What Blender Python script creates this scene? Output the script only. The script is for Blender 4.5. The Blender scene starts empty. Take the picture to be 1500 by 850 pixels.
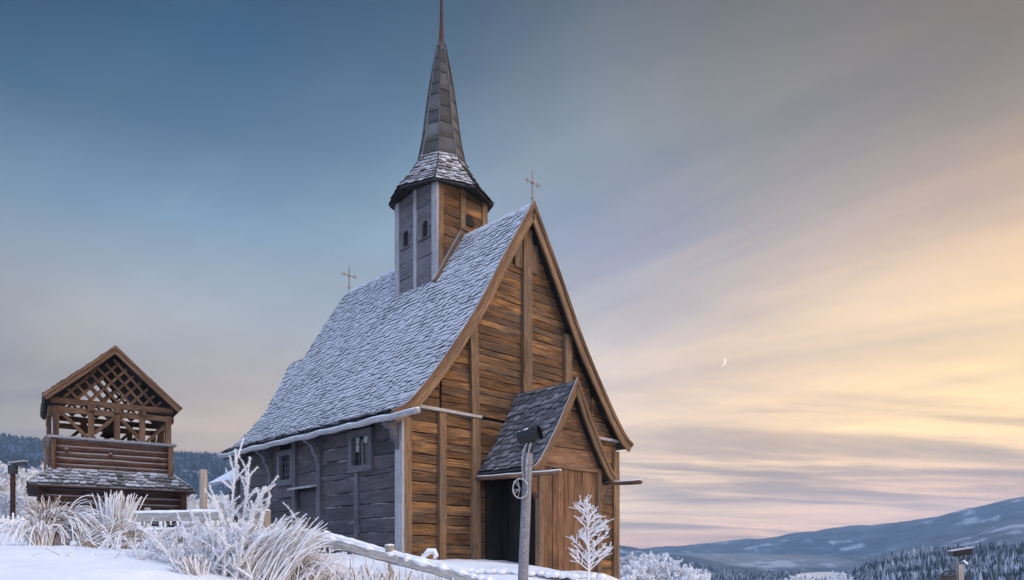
import bpy, math, random
import numpy as np
from mathutils import Vector, Matrix, noise as mn

random.seed(7)
SC = bpy.context.scene
COL = SC.collection
F, CX, HY = 1075.0, 750.0, 815.0      # focal length and principal point of the photograph in its own pixels


def at(px, py, Y):
    """World point at depth Y along the line of sight of photograph pixel (px, py)."""
    return Vector(((px - CX) / F * Y, Y, (HY - py) / F * Y))


def rr(a, b):
    return random.uniform(a, b)


# ------------------------------------------------------------------ mesh builder
class MB:
    def __init__(self):
        self.v, self.f, self.m, self.uv, self.ue, self.t = [], [], [], [], [], []

    def face(self, idx, uv, ue, mi=0, tone=0.5):
        self.f.append(idx); self.uv.append(uv); self.ue.append(ue); self.m.append(mi); self.t.append(tone)

    def plank(self, o, ux, uy, uz, L, W, T, seg=None, jw=0.0, jo=0.0, mi=0, tone=None,
              sb=0.0, st=0.0, eb=0.0, et=0.0):
        """A board: o = start/bottom/back corner, ux along, uy across, uz outwards.
        sb, st, eb, et slant the two ends (shift along ux of the bottom and top corner of start and end)."""
        ux, uy, uz = Vector(ux).normalized(), Vector(uy).normalized(), Vector(uz).normalized()
        o = Vector(o)
        if tone is None:
            tone = random.random()
        n = seg or max(1, int(L / 0.35))
        u0, v0 = rr(0, 40), rr(0, 40)
        base = len(self.v)
        for i in range(n + 1):
            k = i / n
            lb = sb + (L + eb - sb) * k
            lt = st + (L + et - st) * k
            j1, j2, j3 = rr(-jw, jw), rr(-jw, jw), rr(-jo, jo)
            self.v += [o + ux * lb + uy * j1, o + ux * lt + uy * (W + j2),
                       o + ux * lt + uy * (W + j2) + uz * (T + j3), o + ux * lb + uy * j1 + uz * (T + j3)]
        for i in range(n):
            a, b = base + 4 * i, base + 4 * (i + 1)
            la, lb = u0 + L * i / n, u0 + L * (i + 1) / n
            fa, fb = i / n, (i + 1) / n
            for p, q, va, vb, ea, eb_ in ((3, 2, 0, W, 0, 1), (2, 1, W, W + T, .5, .5), (1, 0, 0, W, .5, .5), (0, 3, -T, 0, .5, .5)):
                self.face((a + p, b + p, b + q, a + q), ((la, v0 + va), (lb, v0 + va), (lb, v0 + vb), (la, v0 + vb)),
                          ((fa, ea), (fb, ea), (fb, eb_), (fa, eb_)), mi, tone)
        for a, fl in ((base, False), (base + 4 * n, True)):
            idx = (a, a + 1, a + 2, a + 3) if not fl else (a + 3, a + 2, a + 1, a)
            self.face(idx, ((u0, v0), (u0, v0 + W), (u0 + T, v0 + W), (u0 + T, v0)), ((.5, .5),) * 4, mi, tone)

    def beam(self, a, b, w, t, out=(0, 0, 1), mi=0, tone=None, jw=0.0, seg=None):
        """A board of width w and thickness t centred on the segment a-b; out is roughly its thickness direction."""
        a, b, out = Vector(a), Vector(b), Vector(out).normalized()
        ux = (b - a).normalized()
        uy = out.cross(ux).normalized()
        uz = ux.cross(uy).normalized()
        self.plank(a - uy * w / 2 - uz * t / 2, ux, uy, uz, (b - a).length, w, t, seg=seg, jw=jw, jo=jw, mi=mi, tone=tone)

    def tube(self, pts, rad, sides=8, jit=0.0, mi=0, tone=None, cap=True):
        if tone is None:
            tone = random.random()
        pts = [Vector(p) for p in pts]
        n = len(pts)
        if not isinstance(rad, (list, tuple)):
            rad = [rad] * n
        base = len(self.v)
        u0 = rr(0, 40)
        d = (pts[1] - pts[0]).normalized()
        ref = Vector((0, 0, 1)) if abs(d.z) < 0.9 else Vector((1, 0, 0))
        e1 = d.cross(ref).normalized()
        L = [0.0]
        for i in range(n):
            if 0 < i < n - 1:
                d = (pts[i + 1] - pts[i - 1])
            elif i == 0:
                d = pts[1] - pts[0]
            else:
                d = pts[-1] - pts[-2]
            d = d.normalized() if d.length > 1e-9 else Vector((0, 0, 1))
            e1 = (e1 - d * e1.dot(d))
            e1 = e1.normalized() if e1.length > 1e-6 else d.orthogonal().normalized()
            e2 = d.cross(e1)
            for k in range(sides):
                an = 2 * math.pi * k / sides
                r = rad[i] * (1 + rr(-jit, jit))
                self.v.append(pts[i] + e1 * (math.cos(an) * r) + e2 * (math.sin(an) * r))
            if i:
                L.append(L[-1] + (pts[i] - pts[i - 1]).length)
        for i in range(n - 1):
            for k in range(sides):
                k2 = (k + 1) % sides
                a, b, c, dd = base + i * sides + k, base + i * sides + k2, base + (i + 1) * sides + k2, base + (i + 1) * sides + k
                w0, w1 = 0.3 * k / sides, 0.3 * (k + 1) / sides
                self.face((a, b, c, dd), ((u0 + L[i], w0), (u0 + L[i], w1), (u0 + L[i + 1], w1), (u0 + L[i + 1], w0)),
                          ((.5, .5),) * 4, mi, tone)
        if cap:
            for s, rev in ((0, True), ((n - 1) * sides, False)):
                idx = [base + s + k for k in range(sides)]
                if rev:
                    idx.reverse()
                uv = tuple((u0 + 0.1 * math.cos(6.283 * k / sides), 0.1 * math.sin(6.283 * k / sides)) for k in range(sides))
                self.face(tuple(idx), uv, ((.5, .5),) * sides, mi, tone)

    def ball(self, c, r, seg=10, rings=7, mi=0, squash=1.0, jit=0.0, tone=.5):
        base = len(self.v)
        c = Vector(c)
        for i in range(rings + 1):
            th = math.pi * i / rings
            for k in range(seg):
                ph = 2 * math.pi * k / seg
                q = r * (1 + rr(-jit, jit))
                self.v.append(c + Vector((math.sin(th) * math.cos(ph) * q, math.sin(th) * math.sin(ph) * q, math.cos(th) * q * squash)))
        for i in range(rings):
            for k in range(seg):
                k2 = (k + 1) % seg
                self.face((base + i * seg + k, base + (i + 1) * seg + k, base + (i + 1) * seg + k2, base + i * seg + k2),
                          ((k / seg, i / rings),) * 4, ((.5, .5),) * 4, mi, tone)

    def poly(self, pts, mi=0, tone=.5, uv=None):
        base = len(self.v)
        self.v += [Vector(p) for p in pts]
        n = len(pts)
        self.face(tuple(range(base, base + n)), uv or tuple((p[0] + p[1], p[2]) for p in pts), ((.5, .5),) * n, mi, tone)

    def prism(self, prof, off, mi=0, tone=.5):
        """Closed polygon prof (list of points) extruded by the vector off."""
        off = Vector(off)
        a = [Vector(p) for p in prof]
        b = [p + off for p in a]
        n = len(a)
        self.poly(a[::-1], mi, tone); self.poly(b, mi, tone)
        for i in range(n):
            j = (i + 1) % n
            self.poly((a[i], a[j], b[j], b[i]), mi, tone)

    def shingles(self, P, N, D, A, lim, d0, d1, expo, w, thick=0.018, mi=0, mi_edge=1, rag=0.25, tilt=1.0):
        """Overlapping pointed shingles. P(u,d) point on the slope (d = distance down from the top), N(d) normal,
        D(d) down-slope direction, A = direction of u, lim(d) = (u0,u1)."""
        d = d1
        row = 0
        while d > d0 - 0.3 * expo:
            u0, u1 = lim(max(min(d, d1), d0))
            u = u0 - (w * 0.5 if row % 2 else 0.0)
            while u < u1:
                ww = w * rr(1 - rag, 1 + rag)
                c = u + ww / 2
                dl = d + rr(-.26, .26) * expo
                top = max(d0 - 0.02, dl - expo * 1.75)
                pts = [(-.48 * ww, top), (-.48 * ww, dl - .30 * w), (-.30 * ww, dl - .07 * w), (0, dl), (.30 * ww, dl - .07 * w), (.48 * ww, dl - .30 * w), (.48 * ww, top)]
                if dl - top < .35 * expo:
                    u += ww
                    continue
                tone = random.random()
                lift_b = thick * rr(.9, 2.7) * tilt
                sk = rr(-.11, .11)
                base = len(self.v)
                ok = True
                tp, bt, uvs = [], [], []
                for x, dd in pts:
                    l0, l1 = lim(max(min(dd, d1), d0))
                    uu = min(max(c + x + sk * (dl - dd), l0), l1)
                    k = (dd - top) / max(1e-6, dl - top)
                    p = P(uu, dd) + N(dd) * (0.004 + lift_b * k)
                    tp.append(p + N(dd) * thick); bt.append(p)
                    uvs.append((x + tone * 30, dd * 1.0 + tone * 7))
                if (tp[0] - tp[-1]).length < 0.02 and (tp[2] - tp[4]).length < 0.02:
                    u += ww
                    continue
                n = len(pts)
                self.v += tp + bt
                self.face(tuple(range(base, base + n)), tuple(uvs), tuple((0.5 + .5 * a / w, (b - top) / max(1e-6, dl - top)) for a, b in pts), mi, tone)
                for i in range(n - 1):
                    self.face((base + i, base + n + i, base + n + i + 1, base + i + 1), (uvs[i], uvs[i], uvs[i + 1], uvs[i + 1]), ((.5, .5),) * 4, mi_edge, tone)
                u += ww
            d -= expo
            row += 1

    def build(self, name, mats, parent=None, smooth=False):
        me = bpy.data.meshes.new(name)
        me.from_pydata([tuple(p) for p in self.v], [], self.f)
        if not isinstance(mats, (list, tuple)):
            mats = [mats]
        for m in mats:
            me.materials.append(m)
        me.polygons.foreach_set('material_index', [min(i, len(mats) - 1) for i in self.m])
        me.polygons.foreach_set('use_smooth', [smooth] * len(self.f))
        u = me.uv_layers.new(name='UVMap')
        u.data.foreach_set('uv', [c for fc in self.uv for q in fc for c in q])
        e = me.uv_layers.new(name='UVE')
        e.data.foreach_set('uv', [c for fc in self.ue for q in fc for c in q])
        a = me.attributes.new('tone', 'FLOAT', 'FACE')
        a.data.foreach_set('value', self.t)
        me.update()
        ob = bpy.data.objects.new(name, me)
        COL.objects.link(ob)
        if parent is not None:
            ob.parent = parent
        return ob


def np_mesh(name, verts, faces, mats, parent=None, smooth=False, attr=None):
    """verts (n,3), faces (m,3 or 4) numpy arrays -> one mesh object."""
    me = bpy.data.meshes.new(name)
    nv, nf, k = len(verts), len(faces), faces.shape[1]
    me.vertices.add(nv); me.loops.add(nf * k); me.polygons.add(nf)
    me.vertices.foreach_set('co', np.ascontiguousarray(verts, dtype=np.float32).ravel())
    me.loops.foreach_set('vertex_index', np.ascontiguousarray(faces, dtype=np.int32).ravel())
    me.polygons.foreach_set('loop_start', np.arange(0, nf * k, k, dtype=np.int32))
    me.polygons.foreach_set('use_smooth', np.full(nf, smooth))
    if attr is not None:
        a = me.attributes.new('tone', 'FLOAT', 'POINT')
        a.data.foreach_set('value', np.ascontiguousarray(attr, dtype=np.float32))
    me.update(calc_edges=True)
    for m in (mats if isinstance(mats, (list, tuple)) else [mats]):
        me.materials.append(m)
    ob = bpy.data.objects.new(name, me)
    COL.objects.link(ob)
    if parent is not None:
        ob.parent = parent
    return ob


def tag(o, label=None, cat=None, group=None, kind=None):
    if label: o['label'] = label
    if cat: o['category'] = cat
    if group: o['group'] = group
    if kind: o['kind'] = kind
    return o


def empty(name, loc, rz=0.0):
    o = bpy.data.objects.new(name, None)
    o.location = loc
    o.rotation_euler = (0, 0, rz)
    o.empty_display_size = 0.3
    COL.objects.link(o)
    return o


def copy_tree(o, parent=None):
    c = o.copy()
    COL.objects.link(c)
    c.parent = parent
    for ch in list(o.children):
        copy_tree(ch, c)
    return c


# ------------------------------------------------------------------ materials
def new_mat(name):
    m = bpy.data.materials.new(name)
    m.use_nodes = True
    nt = m.node_tree
    return m, nt, nt.nodes['Principled BSDF']


def nd(nt, t, **kw):
    n = nt.nodes.new(t)
    for k, v in kw.items():
        if k in n.inputs:
            n.inputs[k].default_value = v
        else:
            setattr(n, k, v)
    return n


def math_n(nt, op, a, b=None, clamp=False):
    n = nt.nodes.new('ShaderNodeMath'); n.operation = op; n.use_clamp = clamp
    for i, x in enumerate((a, b)):
        if x is None: continue
        if isinstance(x, (int, float)): n.inputs[i].default_value = x
        else: nt.links.new(x, n.inputs[i])
    return n.outputs[0]


def mix_n(nt, fac, a, b, blend='MIX'):
    n = nt.nodes.new('ShaderNodeMix'); n.data_type = 'RGBA'; n.blend_type = blend
    for i, x in ((0, fac), (6, a), (7, b)):
        if isinstance(x, (int, float)): n.inputs[i].default_value = x
        elif isinstance(x, (tuple, list)): n.inputs[i].default_value = (*x[:3], 1)
        else: nt.links.new(x, n.inputs[i])
    return n.outputs[2]


def range_n(nt, x, a, b, c=0.0, d=1.0, smooth=True):
    n = nt.nodes.new('ShaderNodeMapRange'); n.interpolation_type = 'SMOOTHSTEP' if smooth else 'LINEAR'
    nt.links.new(x, n.inputs[0])
    for i, v in enumerate((a, b, c, d)): n.inputs[i + 1].default_value = v
    return n.outputs[0]


def noise_n(nt, vec, scale, detail=4.0, rough=.55, mscale=None):
    if mscale is not None:
        mp = nt.nodes.new('ShaderNodeMapping'); mp.inputs['Scale'].default_value = mscale
        nt.links.new(vec, mp.inputs[0]); vec = mp.outputs[0]
    n = nt.nodes.new('ShaderNodeTexNoise')
    n.inputs['Scale'].default_value = scale; n.inputs['Detail'].default_value = detail; n.inputs['Roughness'].default_value = rough
    nt.links.new(vec, n.inputs['Vector'])
    return n.outputs[0]


FROST = (.81, .83, .87)


def wood(name, dark, mid, light, frost_up=0.5, frost_edge=0.0, frost_all=0.0, rough=.8, grey=None, bump=.6):
    """Weathered boards: grain along the UV u axis, a tone per board, stains, cracks, and hoarfrost where it settles."""
    m, nt, b = new_mat(name)
    L = nt.links
    uv = nd(nt, 'ShaderNodeUVMap', uv_map='UVMap').outputs[0]
    ue = nd(nt, 'ShaderNodeUVMap', uv_map='UVE').outputs[0]
    tone = nd(nt, 'ShaderNodeAttribute', attribute_name='tone').outputs['Fac']
    geo = nd(nt, 'ShaderNodeNewGeometry')
    grain = noise_n(nt, uv, 1.0, 6, .65, (1.6, 34, 1))
    fine = noise_n(nt, uv, 1.0, 4, .7, (5, 150, 1))
    stain = noise_n(nt, uv, 1.0, 5, .6, (.9, 3.2, 1))
    x = math_n(nt, 'ADD', math_n(nt, 'ADD', math_n(nt, 'MULTIPLY', math_n(nt, 'SUBTRACT', grain, .5), 1.0), .34), math_n(nt, 'MULTIPLY', tone, .22))
    x = math_n(nt, 'ADD', x, math_n(nt, 'MULTIPLY', math_n(nt, 'SUBTRACT', stain, .5), 1.0))
    r = nd(nt, 'ShaderNodeValToRGB')
    e = r.color_ramp.elements
    e[0].position, e[0].color = .12, (*dark, 1)
    e[1].position, e[1].color = .80, (*light, 1)
    k = e.new(.42); k.color = (*mid, 1)
    L.new(x, r.inputs[0])
    c = r.outputs[0]
    if grey:
        g = noise_n(nt, uv, 1.0, 4, .6, (.7, 5, 1))
        c = mix_n(nt, range_n(nt, g, .42, .64, 0, .85), c, grey)
    kn = nt.nodes.new('ShaderNodeTexVoronoi'); kn.inputs['Scale'].default_value = 1.0
    kmp = nt.nodes.new('ShaderNodeMapping'); kmp.inputs['Scale'].default_value = (2.2, 5.5, 1); L.new(uv, kmp.inputs[0]); L.new(kmp.outputs[0], kn.inputs['Vector'])
    c = mix_n(nt, range_n(nt, kn.outputs['Distance'], .10, .03, 0, .75), c, tuple(v * .6 for v in dark))
    crack = range_n(nt, noise_n(nt, uv, 1.0, 3, .5, (1.1, 60, 1)), .30, .40, .22, 1)
    c = mix_n(nt, 1.0, c, crack, 'MULTIPLY')
    c = mix_n(nt, 1.0, c, range_n(nt, fine, .3, .7, .48, 1.38), 'MULTIPLY')
    sep = nd(nt, 'ShaderNodeSeparateXYZ'); L.new(geo.outputs['Normal'], sep.inputs[0])
    fr_n = noise_n(nt, geo.outputs['Position'], 30, 4, .7)
    fr = math_n(nt, 'MULTIPLY', range_n(nt, sep.outputs[2], .25, .8), range_n(nt, fr_n, .25, .6, frost_up * .6, frost_up * 1.3), True)
    if frost_edge:
        se = nd(nt, 'ShaderNodeSeparateXYZ'); L.new(ue, se.inputs[0])
        ed = range_n(nt, se.outputs[1], .925, .985)
        en = noise_n(nt, uv, 1.0, 4, .6, (1.3, 2.0, 1))
        fr = math_n(nt, 'MAXIMUM', fr, math_n(nt, 'MULTIPLY', ed, range_n(nt, en, .48, .66, 0, frost_edge)))
    if frost_all:
        fa = noise_n(nt, uv, 1.0, 6, .75, (6, 22, 1))
        fr = math_n(nt, 'MAXIMUM', fr, range_n(nt, fa, .36, .72, frost_all * .35, frost_all))
    c = mix_n(nt, fr, c, FROST)
    L.new(c, b.inputs['Base Color'])
    b.inputs['Roughness'].default_value = rough
    b.inputs['Specular IOR Level'].default_value = .3
    h = math_n(nt, 'ADD', math_n(nt, 'MULTIPLY', grain, .7), math_n(nt, 'MULTIPLY', fine, .35))
    h = math_n(nt, 'ADD', h, math_n(nt, 'MULTIPLY', crack, .5))
    bp = nd(nt, 'ShaderNodeBump', Strength=bump, Distance=.012)
    L.new(h, bp.inputs['Height']); L.new(bp.outputs[0], b.inputs['Normal'])
    return m


def shingle_mat(name, dark, light, frost, lo=.35, hi=.62):
    m, nt, b = new_mat(name)
    L = nt.links
    uv = nd(nt, 'ShaderNodeUVMap', uv_map='UVMap').outputs[0]
    ue = nd(nt, 'ShaderNodeUVMap', uv_map='UVE').outputs[0]
    tone = nd(nt, 'ShaderNodeAttribute', attribute_name='tone').outputs['Fac']
    pos = nd(nt, 'ShaderNodeTexCoord').outputs['Object']
    g = noise_n(nt, uv, 1.0, 5, .65, (60, 7, 1))
    c = mix_n(nt, math_n(nt, 'ADD', math_n(nt, 'MULTIPLY', g, .6), math_n(nt, 'MULTIPLY', tone, .4)), dark, light)
    big = noise_n(nt, pos, .9, 4, .6)
    fine = noise_n(nt, pos, 55, 4, .7)
    se = nd(nt, 'ShaderNodeSeparateXYZ'); L.new(ue, se.inputs[0])
    lowend = range_n(nt, se.outputs[1], .55, 1.0, -.10, .06)
    x = math_n(nt, 'ADD', math_n(nt, 'MULTIPLY', big, .55), math_n(nt, 'MULTIPLY', fine, .35))
    x = math_n(nt, 'ADD', x, math_n(nt, 'MULTIPLY', math_n(nt, 'SUBTRACT', tone, .5), .22))
    x = math_n(nt, 'SUBTRACT', x, lowend)
    fr = math_n(nt, 'MULTIPLY', range_n(nt, x, lo, hi), frost)
    c = mix_n(nt, fr, c, FROST)
    L.new(c, b.inputs['Base Color'])
    b.inputs['Roughness'].default_value = .75
    b.inputs['Specular IOR Level'].default_value = .3
    bp = nd(nt, 'ShaderNodeBump', Strength=.5, Distance=.006)
    L.new(math_n(nt, 'ADD', g, math_n(nt, 'MULTIPLY', fine, .6)), bp.inputs['Height']); L.new(bp.outputs[0], b.inputs['Normal'])
    return m


def plain(name, col, rough=.5, metal=0.0, var=.25, scale=25, frost=0.0):
    m, nt, b = new_mat(name)
    L = nt.links
    pos = nd(nt, 'ShaderNodeTexCoord').outputs['Object']
    n = noise_n(nt, pos, scale, 5, .65)
    c = mix_n(nt, range_n(nt, n, .3, .7), tuple(x * (1 - var) for x in col), tuple(min(1, x * (1 + var)) for x in col))
    if frost:
        geo = nd(nt, 'ShaderNodeNewGeometry')
        sep = nd(nt, 'ShaderNodeSeparateXYZ'); L.new(geo.outputs['Normal'], sep.inputs[0])
        n2 = noise_n(nt, pos, 45, 5, .75)
        fr = math_n(nt, 'ADD', range_n(nt, sep.outputs[2], .1, .8, 0, .7), math_n(nt, 'MULTIPLY', range_n(nt, n2, .42, .66), .6))
        fr = math_n(nt, 'MULTIPLY', fr, frost, True)
        c = mix_n(nt, fr, c, FROST)
    L.new(c, b.inputs['Base Color'])
    b.inputs['Roughness'].default_value = rough
    b.inputs['Metallic'].default_value = metal
    bp = nd(nt, 'ShaderNodeBump', Strength=.25, Distance=.004)
    L.new(n, bp.inputs['Height']); L.new(bp.outputs[0], b.inputs['Normal'])
    return m


def frost_mat(name, straw=(.30, .20, .10), amount=.9, sub=False):
    """Rime on grass and twigs: white where the tone says so, straw showing through below."""
    m, nt, b = new_mat(name)
    L = nt.links
    tone = nd(nt, 'ShaderNodeAttribute', attribute_name='tone').outputs['Fac']
    geo = nd(nt, 'ShaderNodeNewGeometry')
    sep = nd(nt, 'ShaderNodeSeparateXYZ'); L.new(geo.outputs['Normal'], sep.inputs[0])
    n = noise_n(nt, geo.outputs['Position'], 38, 4, .7)
    x = math_n(nt, 'ADD', math_n(nt, 'MULTIPLY', tone, 1.1), math_n(nt, 'MULTIPLY', sep.outputs[2], .22))
    x = math_n(nt, 'ADD', x, math_n(nt, 'MULTIPLY', math_n(nt, 'SUBTRACT', n, .5), .9))
    fr = math_n(nt, 'MULTIPLY', range_n(nt, x, .18, .55), amount)
    c = mix_n(nt, n, tuple(s * .55 for s in straw), tuple(s * 1.35 for s in straw))
    c = mix_n(nt, fr, c, (.86, .88, .92))
    L.new(c, b.inputs['Base Color'])
    b.inputs['Roughness'].default_value = .75
    b.inputs['Specular IOR Level'].default_value = .35
    bp = nd(nt, 'ShaderNodeBump', Strength=.6, Distance=.01)
    L.new(noise_n(nt, geo.outputs['Position'], 120, 3, .7), bp.inputs['Height']); L.new(bp.outputs[0], b.inputs['Normal'])
    return m


M = {}
M['brown'] = wood('brown_weathered_wood', (.014, .0075, .004), (.118, .055, .019), (.41, .212, .080), frost_up=.5, frost_edge=.22, grey=(.085, .060, .044))
M['brown_post'] = wood('brown_post_wood', (.04, .022, .011), (.17, .098, .05), (.36, .22, .115), frost_up=.6, grey=(.15, .105, .075))
M['tar'] = wood('dark_tarred_wood', (.007, .0055, .007), (.039, .029, .035), (.108, .081, .089), frost_up=.5, frost_edge=.6, frost_all=.05)
M['tar_post'] = wood('dark_post_wood', (.022, .02, .026), (.055, .05, .062), (.10, .092, .11), frost_up=.6, frost_all=.10)
M['rime_post'] = wood('rimed_post_wood', (.14, .13, .14), (.22, .21, .22), (.28, .27, .29), frost_up=.7, frost_all=.24)
M['turret_grey'] = wood('grey_turret_boards', (.025, .022, .026), (.075, .066, .076), (.135, .12, .13), frost_up=.6, frost_all=.12)
M['black'] = wood('black_tarred_boards', (.006, .006, .007), (.014, .013, .014), (.03, .028, .028), frost_up=.1)
M['porch'] = wood('porch_pine_boards', (.022, .010, .006), (.14, .072, .037), (.32, .18, .098), frost_up=.5, bump=.6)
M['log'] = wood('brown_log_wood', (.014, .006, .003), (.085, .034, .017), (.20, .092, .045), frost_up=.35, grey=(.10, .07, .055))
M['log_dark'] = wood('dark_log_wood', (.012, .006, .004), (.045, .02, .012), (.10, .048, .026), frost_up=.3)
M['timber'] = wood('frame_timber', (.03, .015, .009), (.145, .078, .043), (.30, .18, .105), frost_up=.8)
M['gutter'] = wood('rimed_gutter_log', (.06, .055, .06), (.14, .13, .135), (.26, .24, .24), frost_up=1.0, frost_all=.38)
M['fence_wood'] = wood('rimed_fence_wood', (.07, .06, .055), (.17, .14, .12), (.30, .25, .20), frost_up=1.0, frost_all=.42)
M['post_wood'] = wood('pale_post_wood', (.11, .085, .06), (.25, .19, .125), (.40, .31, .20), frost_up=1.0, frost_all=.25)
M['shingle'] = shingle_mat('frosted_shingles', (.030, .032, .045), (.12, .115, .13), .58, .12, .50)
M['shingle_edge'] = plain('shingle_edges', (.018, .017, .022), .9, var=.4)
M['slate'] = shingle_mat('dark_porch_shingles', (.055, .052, .058), (.135, .126, .138), .20, .42, .72)
M['skirt'] = shingle_mat('frosted_grey_shingles', (.06, .052, .048), (.17, .15, .14), .55, .36, .66)
M['lead'] = shingle_mat('grey_spire_sheets', (.022, .021, .021), (.085, .078, .072), .12, .46, .80)
M['water'] = wood('rimed_water_board', (.10, .08, .07), (.22, .18, .15), (.36, .31, .27), frost_up=1.0, frost_all=.40)
M['iron'] = plain('dark_iron', (.05, .045, .045), .6, .3, frost=.45)
M['glass'] = None
M['frost'] = frost_mat('rime_frost', amount=.97)
M['grass'] = frost_mat('frosted_grass')
M['tree_frost'] = frost_mat('frosted_twigs', (.16, .14, .13), .92)


def strip(mb, A, B, off, mi=0, tone=None):
    """A board that follows two polylines A and B (its edges), thickness vector off."""
    tone = random.random() if tone is None else tone
    off = Vector(off)
    A = [Vector(p) for p in A]; B = [Vector(p) for p in B]
    n = len(A)
    base = len(mb.v)
    for a, b in zip(A, B):
        mb.v += [a, b, b + off, a + off]
    s = rr(0, 30)
    w = (A[0] - B[0]).length
    v0 = rr(0, 10)
    for i in range(n - 1):
        l = (A[i + 1] - A[i]).length
        p, q = base + 4 * i, base + 4 * i + 4
        for x, y, va, vb in ((0, 1, 0, w), (1, 2, w, w + .05), (2, 3, 0, w), (3, 0, -.05, 0)):
            mb.face((p + x, p + y, q + y, q + x), ((s, v0 + va), (s, v0 + vb), (s + l, v0 + vb), (s + l, v0 + va)), ((.5, .5),) * 4, mi, tone)
        s += l
    for p, idx in ((base, (3, 2, 1, 0)), (base + 4 * (n - 1), (0, 1, 2, 3))):
        mb.face(tuple(p + k for k in idx), ((s, v0), (s, v0 + w), (s + .05, v0 + w), (s + .05, v0)), ((.5, .5),) * 4, mi, tone)


class Profile:
    """A roof's cross-section: offset from the ridge and height, by the distance d down the slope."""
    def __init__(self, pts, sub=8):
        # Catmull-Rom smoothing
        P = [Vector((p[0], p[1])) for p in pts]
        P = [P[0] * 2 - P[1]] + P + [P[-1] * 2 - P[-2]]
        q = []
        for i in range(1, len(P) - 2):
            for k in range(sub):
                t = k / sub
                a, b, c, d = P[i - 1], P[i], P[i + 1], P[i + 2]
                q.append(.5 * ((2 * b) + (c - a) * t + (2 * a - 5 * b + 4 * c - d) * t * t + (3 * b - a - 3 * c + d) * t ** 3))
        q.append(P[-2])
        self.p = q
        self.d = [0.0]
        for i in range(1, len(q)):
            self.d.append(self.d[-1] + (q[i] - q[i - 1]).length)
        self.L = self.d[-1]

    def at(self, d):
        d = min(max(d, 0.0), self.L)
        for i in range(1, len(self.d)):
            if d <= self.d[i] or i == len(self.d) - 1:
                k = (d - self.d[i - 1]) / (self.d[i] - self.d[i - 1])
                return self.p[i - 1].lerp(self.p[i], k), (self.p[i] - self.p[i - 1]).normalized()

    def half_at(self, z):
        for a, b in zip(self.p[:-1], self.p[1:]):
            if b.y <= z <= a.y:
                return a.x + (b.x - a.x) * (a.y - z) / (a.y - b.y)
        return self.p[-1].x if z < self.p[-1].y else 0.0

    def offset(self, h):
        """The polyline moved h along the outward normal."""
        out = []
        for i, p in enumerate(self.p):
            a, b = self.p[max(0, i - 1)], self.p[min(len(self.p) - 1, i + 1)]
            t = (b - a).normalized()
            n = Vector((-t.y, t.x))
            if n.y < 0: n = -n
            q = p + n * h
            if i == 0:
                q = Vector((0.0, p.y + h / max(.3, n.y)))
            out.append(q)
        return out


def roof_side(mb_s, prof, sc, sg, t0, t1, expo, w, **kw):
    """Shingles on one side (sg = -1 left, +1 right) of a ridged roof, ridge along local y at x = sc."""
    def P(u, d):
        q, _ = prof.at(d)
        return Vector((sc + sg * q.x, u, q.y + .05))

    def N(d):
        _, t = prof.at(d)
        return Vector((sg * -t.y, 0, t.x)).normalized()
    mb_s.shingles(P, N, None, None, lambda d: (t0, t1), 0.0, prof.L + .03, expo, w, **kw)


def roof_deck(mb, prof, sc, t0, t1, th=.07, mi=0, sides=(-1, 1)):
    lo = prof.offset(-th); hi = prof.offset(.04)
    for sg in sides:
        strip(mb, [(sc + sg * q.x, t0, q.y) for q in hi], [(sc + sg * q.x, t0, q.y) for q in lo], (0, t1 - t0, 0), mi, .4)


def barge(mb, prof, sc, sg, t, depth, top=.06, thick=.05, mi=0):
    hi = prof.offset(top); lo = prof.offset(top - depth)
    strip(mb, [(sc + sg * q.x, t, q.y) for q in hi], [(sc + sg * q.x, t, q.y) for q in lo], (0, -thick, 0), mi)


def panel_planks(mb, o, ux, uz, x0, x1, z0, z1, hts, th=.05, gap=.017, mi=0, limit=None, jw=.009, jo=.013):
    """Horizontal boards filling x0..x1, z0..z1 on a wall; limit(z) -> (lo, hi) clips them to a gable."""
    o, ux, uz = Vector(o), Vector(ux), Vector(uz)
    z = z0
    while z < z1 - .02:
        h = min(rr(*hts), z1 - z)
        a0 = a1 = x0; b0 = b1 = x1
        if limit:
            l0, h0 = limit(z); l1, h1 = limit(z + h)
            a0, a1, b0, b1 = max(x0, l0), max(x0, l1), min(x1, h0), min(x1, h1)
        if b0 - a0 > .06:
            if b1 - a1 < .03:
                b1 = a1 = max(min((a1 + b1) / 2, b0), a0); a1 -= .01; b1 += .01
            L = b0 - a0
            mb.plank(o + ux * a0 + Vector((0, 0, z + gap / 2)), ux, (0, 0, 1), uz, L, h - gap, th, jw=jw, jo=jo, mi=mi,
                     st=a1 - a0, et=b1 - b0)
        z += h


# ================================================================== THE CHURCH
A0 = math.atan2(.699, .715)
church = empty('stave_church', (-2.083, 14.0, 0.0), A0)
tag(church, 'tall dark wooden church with steep frosted shingle roof, turret spire and small gabled porch', 'church')
W, LN, SCN = 6.62, 7.0, 3.31
EAVE = 2.66
prof = Profile([(0, 7.68), (.8, 6.42), (1.65, 5.01), (2.6, 3.70), (3.33, 2.87), (3.72, 2.62)])
prof_r = Profile([(0, 7.68), (.8, 6.42), (1.65, 5.03), (2.6, 3.76), (3.25, 3.02), (3.60, 2.79)])
T0, T1 = -.22, 7.32

# core of the nave (dark backing behind the boards)
core = MB()
half = [(SCN - q.x * .965, q.y - .10) for q in prof.p if q.x < W / 2] [::-1]
ring = [(.06, -.9)] + [(.06, 2.7)] + half + [(2 * SCN - a, b) for a, b in half[::-1][1:]] + [(W - .06, 2.7), (W - .06, -.9)]
core.prism([(a, .06, b) for a, b in ring][::-1], (0, LN - .12, 0))
core.build('nave_body', M['black'], church)

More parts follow.
